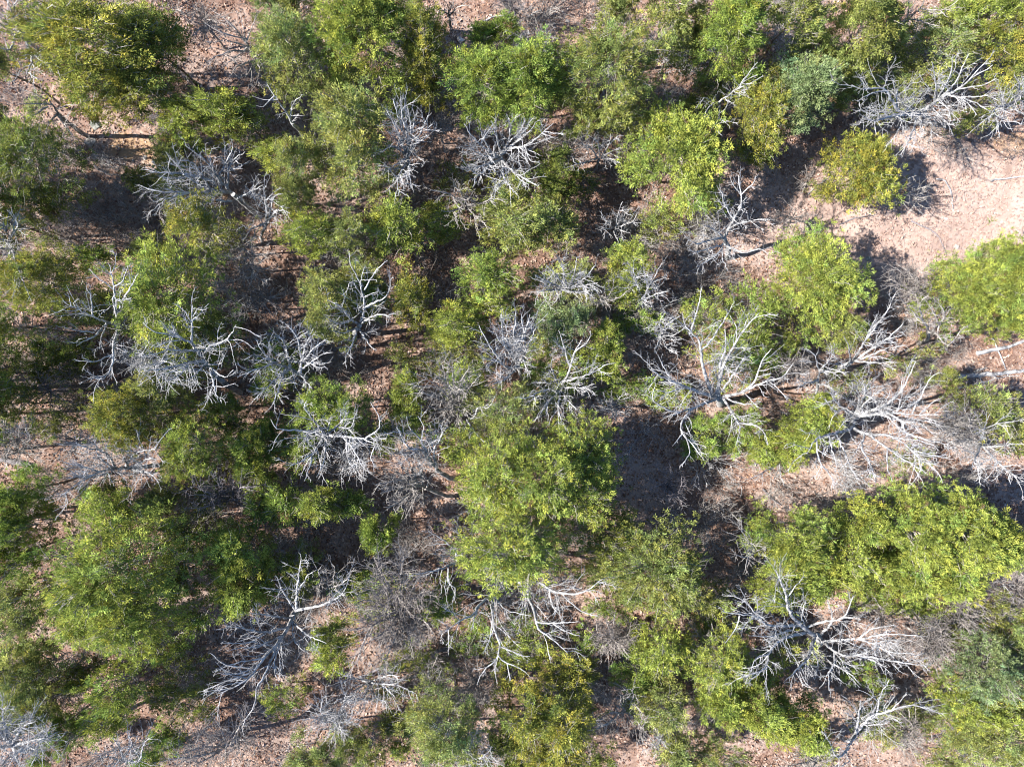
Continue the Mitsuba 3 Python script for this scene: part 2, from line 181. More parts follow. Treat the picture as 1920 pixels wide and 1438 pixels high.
    ('g', 0.9, 4.0, 'mid-green young cedar small, on the bottom edge left of the brush', [(-20.05, -20.65, 2.48, 0.76, 0.76, 1.44)]),
    ('g', 0.6, 4.0, 'mid-green young cedar thin low growth near the bottom edge', [(-19.33, -19.26, 2.34, 0.77, 0.71, 1.3),(-18.39, -19.26, 2.62, 0.77, 0.71, 1.44)]),
    ('l', 0.88, 5.0, 'light green cedar grey-tinged, on the bottom edge left of centre', [(-11.17, -20.32, 2.92, 0.97, 0.84, 1.62),(-9.99, -20.32, 3.28, 0.97, 0.84, 1.8)]),
    ('y', 0.55, 3.0, 'yellow-green young cedar sparse low growth under the sprawling limbs', [(-18.17, -18.26, 1.75, 0.85, 0.58, 0.97),(-17.13, -18.26, 1.97, 0.85, 0.58, 1.08)]),
    ('g', 0.9, 4.0, 'mid-green young cedar small, in the bottom left corner', [(-25.69, -20.45, 2.48, 0.52, 0.62, 1.44)]),
    ('g', 1.23, 5.0, 'mid-green cedar fresh small crown left of the huge middle one', [(-7.19, -8.05, 3.1, 0.94, 1.11, 1.8)]),
    ('o', 0.93, 7.0, 'olive green cedar broad and gold streaked, right of the huge middle one', [(7.37, -9.39, 4.34, 2.9, 2.41, 2.52),(8.72, -10.37, 4.2, 1.27, 1.36, 2.1)]),
    ('y', 1.08, 6.0, 'yellow-green cedar bright, below the gold streaked crown', [(7.88, -13.77, 3.72, 1.55, 1.54, 2.16)]),
    ('l', 0.98, 6.0, 'light green cedar pale, second from below in the column right of bottom centre', [(7.78, -16.93, 3.72, 1.55, 1.44, 2.16)]),
    ('l', 0.98, 8.0, 'light green cedar cloudy pale crown on the bottom edge, middle', [(-3.33, -17.59, 4.96, 2.1, 1.78, 2.88)]),
    ('a', 1.03, 8.0, 'golden green cedar golden, on the bottom edge right of the middle', [(0.71, -16.94, 4.67, 1.59, 1.51, 2.59),(2.65, -16.94, 5.25, 1.59, 1.51, 2.88),(1.42, -18.97, 4.56, 1.04, 1.07, 2.16),(2.7, -18.97, 5.04, 1.04, 1.07, 2.4),(3.04, -15.78, 3.0, 1.52, 1.14, 1.5)]),
    ('o', 0.8, 5.0, 'olive green cedar dull, on the bottom edge left of the cloudy one', [(-8.89, -19.64, 2.92, 1.1, 1.22, 1.62),(-7.65, -19.64, 3.28, 1.1, 1.22, 1.8)]),
    ('y', 0.98, 3.0, 'yellow-green young cedar tiny bright tuft near the bottom edge', [(-6.32, -20.57, 1.86, 0.52, 0.63, 1.08)]),
    ('d', 0.88, 5.0, 'dark green cedar dark gap-filler between two bottom crowns', [(-0.64, -19.15, 2.92, 0.63, 0.7, 1.62),(0.08, -19.15, 3.28, 0.63, 0.7, 1.8)]),
    ('g', 0.88, 5.0, 'mid-green cedar small, on the bottom edge under the golden crown', [(-0.29, -20.61, 2.92, 0.65, 0.56, 1.62),(0.51, -20.61, 3.28, 0.65, 0.56, 1.8)]),
    ('g', 0.8, 3.0, 'mid-green young cedar low tuft left of the twig cloud', [(-8.93, -11.42, 1.86, 0.93, 0.79, 1.08)]),
    ('g', 0.7, 3.5, 'mid-green young cedar low, right under the twig cloud', [(-4.08, -12.13, 2.17, 1.19, 1.38, 1.26)]),
    ('g', 0.6, 2.5, 'mid-green cedar sapling low, between two oak limbs', [(-1.71, -13.43, 1.55, 0.85, 0.93, 0.9)]),
    ('l', 0.9, 5.0, 'light green cedar on the bottom edge, foot of the pale column', [(8.88, -19.93, 3.1, 0.97, 1.12, 1.8)]),
    ('g', 0.7, 2.5, "mid-green cedar sapling low tuft at the tips of the oak's right limbs", [(4.81, -12.72, 1.46, 0.6, 0.54, 0.81),(5.55, -12.72, 1.64, 0.6, 0.54, 0.9)]),
    ('g', 0.8, 2.5, 'mid-green cedar sapling tiny tuft beside the gold streaked crown', [(6.4, -13.03, 1.55, 0.59, 0.46, 0.9)]),
    ('g', 0.8, 3.0, 'mid-green young cedar tuft above the golden bottom crown', [(4.14, -14.44, 1.86, 0.78, 0.75, 1.08)]),
    ('g', 0.5, 2.5, 'mid-green cedar sapling faint low growth on the pink clearing at the bottom', [(-2.93, -14.75, 1.46, 0.83, 0.65, 0.81),(-1.91, -14.75, 1.64, 0.83, 0.65, 0.9)]),
    ('y', 1.28, 7.0, 'yellow-green cedar dense twin-lobed crown above the black-shaded white tree', [(14.61, -8.36, 4.34, 2.04, 1.72, 2.52),(16.24, -10.25, 3.6, 1.81, 1.42, 1.8),(14.41, -10.92, 3.6, 1.59, 1.16, 1.8)]),
    ('y', 1.28, 6.5, 'yellow-green cedar rounded, squeezed between two big crowns at lower right', [(18.43, -7.28, 4.03, 1.46, 1.17, 2.34)]),
    ('y', 1.23, 8.0, 'yellow-green cedar largest crown of the lower right', [(20.83, -7.66, 4.67, 1.83, 2.03, 2.59),(22.93, -7.66, 5.25, 1.83, 2.03, 2.88),(24.77, -8.07, 4.8, 1.52, 1.48, 2.4),(21.02, -10.09, 3.99, 1.35, 1.49, 1.89),(22.68, -10.09, 4.41, 1.35, 1.49, 2.1),(20.93, -11.68, 2.85, 1.04, 0.82, 1.35),(22.21, -11.68, 3.15, 1.04, 0.82, 1.5),(19.72, -10.69, 2.85, 0.84, 0.76, 1.35),(19.72, -9.75, 3.15, 0.84, 0.76, 1.5)]),
    ('y', 0.93, 6.0, 'yellow-green cedar loose, left of the black-shaded white tree', [(10.92, -14.73, 3.72, 1.86, 2.15, 2.16)]),
    ('y', 1.18, 7.0, 'yellow-green cedar very bright, lowest of the dense ones at lower right', [(11.11, -16.75, 4.09, 1.24, 1.18, 2.27),(12.63, -16.75, 4.59, 1.24, 1.18, 2.52),(13.71, -17.66, 3.99, 1.24, 1.27, 1.89),(15.23, -17.66, 4.41, 1.24, 1.27, 2.1)]),
    ('l', 0.8, 5.0, 'light green cedar dull, on the bottom edge right of the golden crown', [(9.78, -20.13, 2.92, 1.34, 1.03, 1.62),(11.42, -20.13, 3.28, 1.34, 1.03, 1.8)]),
    ('b', 0.95, 7.0, 'blue-green cedar pale blue-tinged, right edge of the lower right', [(24.7, -14.77, 4.34, 2.08, 1.65, 2.52)]),
    ('y', 0.95, 6.0, 'yellow-green cedar yellowish, under the pale blue-tinged crown', [(24.06, -17.31, 3.5, 1.08, 1.1, 1.94),(25.38, -17.31, 3.94, 1.08, 1.1, 2.16)]),
    ('l', 0.93, 7.0, 'light green cedar in the bottom right corner', [(25.64, -18.64, 4.34, 2.26, 1.89, 2.52)]),
    ('o', 0.85, 6.0, 'olive green cedar on the right edge above the pale blue-tinged crown', [(26.45, -13.47, 3.5, 1.29, 1.16, 1.94),(26.45, -12.15, 3.94, 1.29, 1.16, 2.16)]),
    ('g', 0.8, 3.0, 'mid-green young cedar low tuft under the black-shaded tree', [(18.93, -16.24, 1.75, 0.59, 0.58, 0.97),(19.65, -16.24, 1.97, 0.59, 0.58, 1.08)]),
    ('g', 0.88, 2.5, "mid-green cedar sapling tiny tuft right of the black-shaded tree's foot", [(20.75, -16.88, 1.55, 0.53, 0.49, 0.9)]),
    ('l', 0.8, 3.5, 'light green young cedar small, at the left tips of the black-shaded tree', [(10.82, -13.53, 2.04, 0.55, 0.58, 1.13),(11.5, -13.53, 2.3, 0.55, 0.58, 1.26)]),
    ('o', 0.6, 3.0, 'olive green young cedar thin, behind the crooked white tree at the bottom', [(22.27, -18.76, 1.75, 0.74, 0.82, 0.97),(23.15, -18.76, 1.97, 0.74, 0.82, 1.08)]),
    ('o', 0.7, 4.0, 'olive green young cedar thin, on the bottom edge near the right corner', [(23.74, -20.84, 2.34, 0.96, 0.57, 1.3),(24.92, -20.84, 2.62, 0.96, 0.57, 1.44)]),
    ('g', 0.9, 7.0, 'mid-green cedar cut by the right edge at lower right', [(26.96, -15.68, 4.09, 0.81, 0.73, 2.27),(26.96, -14.8, 4.59, 0.81, 0.73, 2.52)]),
    ('d', 0.88, 11.0, 'dark green cedar outside the left edge at mid height, shading the ground inside', [(-26.39, -0.2, 6.42, 1.69, 1.7, 3.56),(-26.39, 1.88, 7.22, 1.69, 1.7, 3.96)]),
    ('l', 0.6, 6.0, 'light green cedar thin, above the pale brush on the left edge', [(-26.99, -1.09, 3.72, 1.1, 1.03, 2.16)]),
    ('d', 0.7, 4.0, 'dark green young cedar low and shaded, left of the big leaning crown', [(-25.49, 0.75, 2.48, 1.05, 1.07, 1.44)]),
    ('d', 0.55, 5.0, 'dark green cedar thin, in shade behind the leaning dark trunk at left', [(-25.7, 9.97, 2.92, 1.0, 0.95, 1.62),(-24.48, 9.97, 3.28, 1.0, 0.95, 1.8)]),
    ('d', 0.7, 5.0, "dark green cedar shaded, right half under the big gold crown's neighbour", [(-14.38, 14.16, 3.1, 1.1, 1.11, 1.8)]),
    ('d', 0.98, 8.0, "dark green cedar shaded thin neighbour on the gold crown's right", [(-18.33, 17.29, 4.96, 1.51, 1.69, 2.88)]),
    ('l', 0.55, 4.0, 'light green young cedar veil of low foliage under the slim bare tree', [(-15.3, 8.15, 2.48, 1.18, 1.27, 1.44)]),
    ('l', 0.8, 5.0, 'light green cedar between the leaning bare trunk and the tall upright cedar', [(-9.99, 12.99, 3.1, 1.32, 1.65, 1.8)]),
    ('l', 0.8, 5.0, 'light green cedar open, under the dark-sided cedar of the top edge', [(-10.1, 15.72, 2.92, 0.98, 0.94, 1.62),(-8.9, 15.72, 3.28, 0.98, 0.94, 1.8)]),
    ('o', 0.55, 3.0, 'olive green young cedar thin low growth left of the crooked white tree', [(-3.61, 11.5, 1.75, 0.94, 1.04, 0.97),(-2.59, 11.5, 1.97, 0.94, 1.04, 1.08)]),
    ('o', 0.7, 3.5, 'olive green young cedar low, at the feet of the crooked white tree', [(-0.78, 10.71, 2.04, 0.82, 0.9, 1.13),(0.22, 10.71, 2.3, 0.82, 0.9, 1.26)]),
    ('d', 0.5, 2.5, 'dark green cedar sapling scrubby, right of the compact dark one', [(3.97, 11.48, 1.55, 1.09, 0.81, 0.9)]),
    ('o', 0.7, 4.0, 'olive green young cedar thin, between the loose tall crown and the dense block', [(9.7, 15.18, 2.34, 0.62, 0.67, 1.3),(10.46, 15.18, 2.62, 0.62, 0.67, 1.44)]),
    ('g', 0.9, 6.0, 'mid-green cedar shaded, between dense row and the thin arched tree', [(12.35, 16.05, 3.72, 0.83, 0.83, 2.16)]),
    ('d', 0.7, 5.0, 'dark green cedar shaded, at the right foot of the dense row', [(20.35, 17.58, 2.92, 0.84, 0.79, 1.62),(20.35, 18.54, 3.28, 0.84, 0.79, 1.8)]),
    ('d', 0.7, 6.0, 'dark green cedar shaded back of the big leaning crown', [(-15.58, 2.55, 3.72, 1.49, 1.26, 2.16)]),
    ('l', 0.75, 6.0, 'light green cedar pale, under the tall leaning bare tree', [(-17.5, 1.11, 3.72, 1.69, 1.26, 2.16)]),
    ('o', 0.7, 5.0, 'olive green cedar under the contorted bare white tree', [(-21.97, 3.76, 3.1, 1.22, 1.39, 1.8)]),
    ('g', 0.7, 4.0, 'mid-green young cedar veil behind the twiggy lone tree left of centre', [(-13.02, 0.95, 2.48, 1.34, 1.42, 1.44)]),
    ('y', 0.7, 4.0, 'yellow-green young cedar low, over the striped trunk shadows left of centre', [(-16.63, -1.43, 2.34, 0.89, 0.71, 1.3),(-15.55, -1.43, 2.62, 0.89, 0.71, 1.44)]),
    ('g', 0.6, 3.0, "mid-green young cedar low, in shade among the grey bare tree's limbs", [(-17.19, -6.27, 1.75, 0.63, 0.7, 0.97),(-16.49, -6.27, 1.97, 0.63, 0.7, 1.08)]),
    ('g', 0.8, 4.0, "mid-green young cedar behind the tangled white tree's left limbs", [(-11.73, -3.41, 2.48, 1.23, 1.54, 1.44)]),
    ('o', 0.5, 3.0, 'olive green young cedar veil on the pink ground left of the candle-fan tree', [(-5.4, 0.96, 1.75, 0.97, 0.84, 0.97),(-4.22, 0.96, 1.97, 0.97, 0.84, 1.08)]),
    ('o', 0.55, 3.0, "olive green young cedar veil below the twin pair's brighter partner", [(-3.24, 1.57, 1.75, 1.05, 0.96, 0.97),(-1.96, 1.57, 1.97, 1.05, 0.96, 1.08)]),
    ('g', 0.65, 4.0, 'mid-green young cedar veil behind the grey-white spray of boughs', [(-2.56, -0.04, 2.48, 1.42, 1.31, 1.44)]),
    ('y', 0.7, 4.0, 'yellow-green young cedar low, between star-shaped tree and vivid upright crown', [(3.38, 0.95, 2.48, 1.3, 1.31, 1.44)]),
    ('l', 0.6, 4.0, 'light green young cedar veil behind the fan-shaped tree above centre', [(3.68, 5.3, 2.48, 1.3, 1.29, 1.44)]),
    ('g', 0.7, 4.0, 'mid-green young cedar low, right of the white candelabra tree', [(-7.71, 4.91, 2.48, 1.03, 1.05, 1.44)]),
    ('g', 0.65, 3.5, 'mid-green young cedar low, below the vivid narrow bush', [(-5.37, -2.44, 2.17, 1.31, 1.07, 1.26)]),
    ('l', 0.65, 4.0, "light green young cedar thin, among the star-shaped tree's left limbs", [(1.16, -0.63, 2.34, 0.88, 0.95, 1.3),(2.24, -0.63, 2.62, 0.88, 0.95, 1.44)]),
    ('y', 0.7, 4.0, "yellow-green young cedar low green among the candelabra's upright limbs", [(11.96, 1.54, 2.48, 1.97, 1.54, 1.44)]),
    ('g', 0.65, 3.5, "mid-green young cedar low green right of the candelabra's upright limbs", [(13.75, 1.55, 2.17, 1.49, 1.32, 1.26)]),
    ('o', 0.5, 2.5, 'olive green cedar sapling scrubby, at the foot of the twisted white tree', [(23.39, 1.98, 1.55, 0.96, 0.85, 0.9)]),
    ('o', 0.55, 2.5, 'olive green cedar sapling scrubby, below the bent white tree', [(21.19, 0.97, 1.46, 0.77, 0.73, 0.81),(22.13, 0.97, 1.64, 0.77, 0.73, 0.9)]),
    ('o', 0.55, 2.5, 'olive green cedar sapling scrubby, above the grandest white tree', [(18.35, 0.16, 1.46, 0.79, 0.85, 0.81),(19.31, 0.16, 1.64, 0.79, 0.85, 0.9)]),
    ('g', 0.7, 3.5, "mid-green young cedar low, right below the candelabra's long bough", [(12.95, -2.14, 2.17, 1.25, 1.08, 1.26)]),
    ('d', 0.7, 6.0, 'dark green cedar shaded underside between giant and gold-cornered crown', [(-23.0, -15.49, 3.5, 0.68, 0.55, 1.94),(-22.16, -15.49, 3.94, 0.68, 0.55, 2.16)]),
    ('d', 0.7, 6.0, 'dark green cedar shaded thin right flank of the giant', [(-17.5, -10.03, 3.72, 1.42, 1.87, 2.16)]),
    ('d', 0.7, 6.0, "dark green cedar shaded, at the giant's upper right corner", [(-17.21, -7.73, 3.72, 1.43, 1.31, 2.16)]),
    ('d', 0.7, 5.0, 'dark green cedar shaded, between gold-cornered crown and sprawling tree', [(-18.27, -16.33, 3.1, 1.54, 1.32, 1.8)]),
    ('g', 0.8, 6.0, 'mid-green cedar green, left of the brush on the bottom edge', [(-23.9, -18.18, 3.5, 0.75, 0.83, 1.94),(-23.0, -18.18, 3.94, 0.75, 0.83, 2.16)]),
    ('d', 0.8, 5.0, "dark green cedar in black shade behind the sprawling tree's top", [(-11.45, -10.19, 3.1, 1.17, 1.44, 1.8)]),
    ('y', 0.55, 3.0, 'yellow-green young cedar veil beneath the twig cloud', [(-6.51, -15.54, 1.75, 1.12, 1.0, 0.97),(-5.13, -15.54, 1.97, 1.12, 1.0, 1.08)]),
    ('y', 0.7, 4.0, "yellow-green young cedar green behind the twig cloud's left half", [(-7.51, -11.84, 2.48, 1.52, 1.48, 1.44)]),
    ('d', 0.8, 6.0, 'dark green cedar shaded, between huge middle crown and gold streaked one', [(5.19, -8.3, 3.72, 1.7, 1.3, 2.16)]),
    ('o', 0.7, 4.0, 'olive green young cedar low, at the right rim of the huge middle crown', [(4.57, -10.35, 2.48, 1.3, 1.0, 1.44)]),
    ('y', 0.65, 3.0, "yellow-green young cedar low, among the great oak's lower limbs", [(-0.27, -15.04, 1.75, 1.12, 0.88, 0.97),(1.11, -15.04, 1.97, 1.12, 0.88, 1.08)]),
    ('o', 0.9, 5.0, 'olive green cedar left skirt of the gold streaked crown', [(6.64, -11.16, 3.1, 1.37, 1.05, 1.8)]),
    ('g', 0.88, 5.0, 'mid-green cedar green, left edge of the pale column', [(6.83, -15.74, 3.1, 1.37, 1.06, 1.8)]),
    ('d', 0.7, 4.0, 'dark green young cedar shaded, on the bottom edge right of the golden crown', [(4.28, -20.74, 2.34, 0.8, 0.67, 1.3),(5.26, -20.74, 2.62, 0.8, 0.67, 1.44)]),
    ('d', 0.6, 3.0, 'dark green young cedar shaded scrub between dull and cloudy bottom crowns', [(-6.71, -19.06, 1.75, 0.97, 0.82, 0.97),(-5.53, -19.06, 1.97, 0.97, 0.82, 1.08)]),
    ('y', 0.88, 6.0, 'yellow-green cedar yellowish, in the cleft between the two big lower right crowns', [(17.63, -9.26, 3.72, 1.41, 1.64, 2.16)]),
    ('y', 0.8, 4.0, "yellow-green young cedar under the black-shaded tree's left limbs", [(13.45, -15.99, 2.48, 1.46, 1.17, 1.44)]),
    ('y', 0.8, 4.0, 'yellow-green young cedar low, right under the twin-lobed crown', [(19.39, -11.24, 2.48, 1.24, 0.99, 1.44)]),
    ('y', 0.55, 3.0, 'yellow-green young cedar low, directly beneath the spider web of limbs', [(15.0, -15.04, 1.75, 1.09, 1.01, 0.97),(16.34, -15.04, 1.97, 1.09, 1.01, 1.08)]),
    ('o', 0.6, 4.0, 'olive green young cedar thin, below the dry fan of pale twigs', [(23.84, -13.52, 2.48, 1.28, 1.08, 1.44)]),
    ('l', 0.9, 5.0, 'light green cedar pale, left neighbour of the corner cedar', [(24.54, -18.96, 3.1, 1.31, 1.03, 1.8)]),
    ('l', 0.6, 4.0, "light green young cedar veil under the crooked tree's right limb", [(20.18, -18.77, 2.48, 1.49, 1.25, 1.44)]),
    ('y', 0.9, 7.0, 'yellow-green cedar on the right edge above the corner', [(26.87, -17.13, 4.34, 0.91, 1.0, 2.52)]),
    ('o', 0.7, 4.0, 'olive green young cedar olive, low gap-filler left of the twin-lobed crown', [(10.67, -11.84, 2.48, 1.49, 1.11, 1.44)]),
    ('g', 0.9, 9.0, 'mid-green cedar right flank just inside the left edge, above the cut log', [(-27.05, -1.68, 5.58, 1.4, 1.74, 3.24)]),
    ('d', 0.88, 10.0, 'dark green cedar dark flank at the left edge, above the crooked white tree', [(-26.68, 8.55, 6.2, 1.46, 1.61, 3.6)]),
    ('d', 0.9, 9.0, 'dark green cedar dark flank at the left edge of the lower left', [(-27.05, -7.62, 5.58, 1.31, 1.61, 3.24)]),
    ('d', 0.6, 3.0, 'dark green young cedar low, in black shade beneath the contorted white tree', [(-25.18, 1.57, 1.75, 0.8, 0.84, 0.97),(-24.2, 1.57, 1.97, 0.8, 0.84, 1.08)]),
    ('o', 0.55, 3.0, 'olive green young cedar low, on the bright strip at left', [(-25.39, -1.55, 1.86, 1.28, 0.96, 1.08)]),
    ('d', 0.88, 11.0, 'dark green cedar beyond the left edge, seen only by its shade on upper ground', [(-34.2, 10.08, 6.42, 1.61, 1.78, 3.56),(-32.34, 10.08, 7.22, 1.61, 1.78, 3.96)]),
    ('d', 0.88, 11.0, 'dark green cedar beyond the left edge, seen only by its shade at mid height', [(-33.27, 2.96, 6.82, 2.54, 1.98, 3.96)]),
    ('d', 0.88, 11.0, 'dark green cedar beyond the left edge, seen only by its shade above the cut log', [(-32.83, -0.04, 6.82, 2.2, 1.9, 3.96)]),
    ('g', 0.7, 6.0, "mid-green cedar in the left edge's shade under the leaning dark trunk", [(-26.99, 9.81, 3.72, 1.38, 1.26, 2.16)]),
    ('d', 0.7, 2.5, 'dark green cedar sapling scrub at the left of the pale stone step', [(-26.92, 13.71, 1.46, 0.6, 0.66, 0.81),(-26.28, 13.71, 1.64, 0.6, 0.66, 0.9)]),
    ('d', 0.6, 3.0, "dark green young cedar scrub below the ochre soil, by the white fan's left tips", [(-21.21, 11.5, 1.75, 0.59, 0.65, 0.97),(-20.53, 11.5, 1.97, 0.59, 0.65, 1.08)]),
    ('g', 0.7, 4.0, 'mid-green young cedar green, between bright yellow crown and the white fan', [(-18.07, 13.2, 2.48, 1.13, 0.82, 1.44)]),
    ('o', 0.6, 3.0, 'olive green young cedar thin low growth beside the pale slab', [(-20.82, 7.38, 1.75, 0.75, 0.7, 0.97),(-19.9, 7.38, 1.97, 0.75, 0.7, 1.08)]),
    ('g', 0.6, 4.0, "mid-green young cedar green behind the contorted white tree's top", [(-22.92, 6.79, 2.48, 1.16, 0.92, 1.44)]),
    ('o', 0.5, 3.0, 'olive green young cedar thin low growth among the pale wispy brush', [(-26.07, -2.45, 1.75, 0.79, 0.84, 0.97),(-25.11, -2.45, 1.97, 0.79, 0.84, 1.08)]),
    ('g', 0.7, 5.0, "mid-green cedar green, above the sprawling tree's left bough tips", [(-16.81, -12.43, 3.1, 1.03, 0.88, 1.8)]),
    ('o', 0.5, 3.0, 'olive green young cedar thin veil above the white twiggy tree at bottom centre', [(-7.52, -17.15, 1.75, 0.81, 0.71, 0.97),(-6.52, -17.15, 1.97, 0.81, 0.71, 1.08)]),
    ('y', 0.5, 2.5, 'yellow-green cedar sapling low sprays on the pink clearing at the bottom', [(-4.5, -16.17, 1.46, 0.75, 0.63, 0.81),(-3.58, -16.17, 1.64, 0.75, 0.63, 0.9)]),
    ('g', 0.5, 2.5, "mid-green cedar sapling low sprays in the middle of the great oak's limbs", [(0.2, -13.53, 1.46, 0.68, 0.66, 0.81),(1.04, -13.53, 1.64, 0.68, 0.66, 0.9)]),
    ('d', 0.8, 5.0, 'dark green cedar dark shaded core beside the cloudy crown', [(-2.3, -19.93, 2.92, 0.67, 0.75, 1.62),(-1.56, -19.93, 3.28, 0.67, 0.75, 1.8)]),
    ('o', 0.5, 2.5, 'olive green cedar sapling low sprays between white tree and right-edge fork', [(25.05, -0.85, 1.46, 0.75, 0.73, 0.81),(25.97, -0.85, 1.64, 0.75, 0.73, 0.9)]),
    ('o', 0.4, 2.5, "olive green cedar sapling thin low sprays under the grandest tree's lower limbs", [(21.9, -4.3, 1.46, 0.77, 0.85, 0.81),(22.84, -4.3, 1.64, 0.77, 0.85, 0.9)]),
    ('y', 0.7, 5.0, 'yellow-green cedar yellowish, left skirt of the pale blue-tinged crown', [(23.47, -16.33, 3.1, 1.03, 0.84, 1.8)]),
    ('o', 0.6, 3.0, 'olive green young cedar low olive sprays left of the crooked white tree', [(16.71, -20.57, 1.75, 0.61, 0.58, 0.97),(17.45, -20.57, 1.97, 0.61, 0.58, 1.08)]),
]
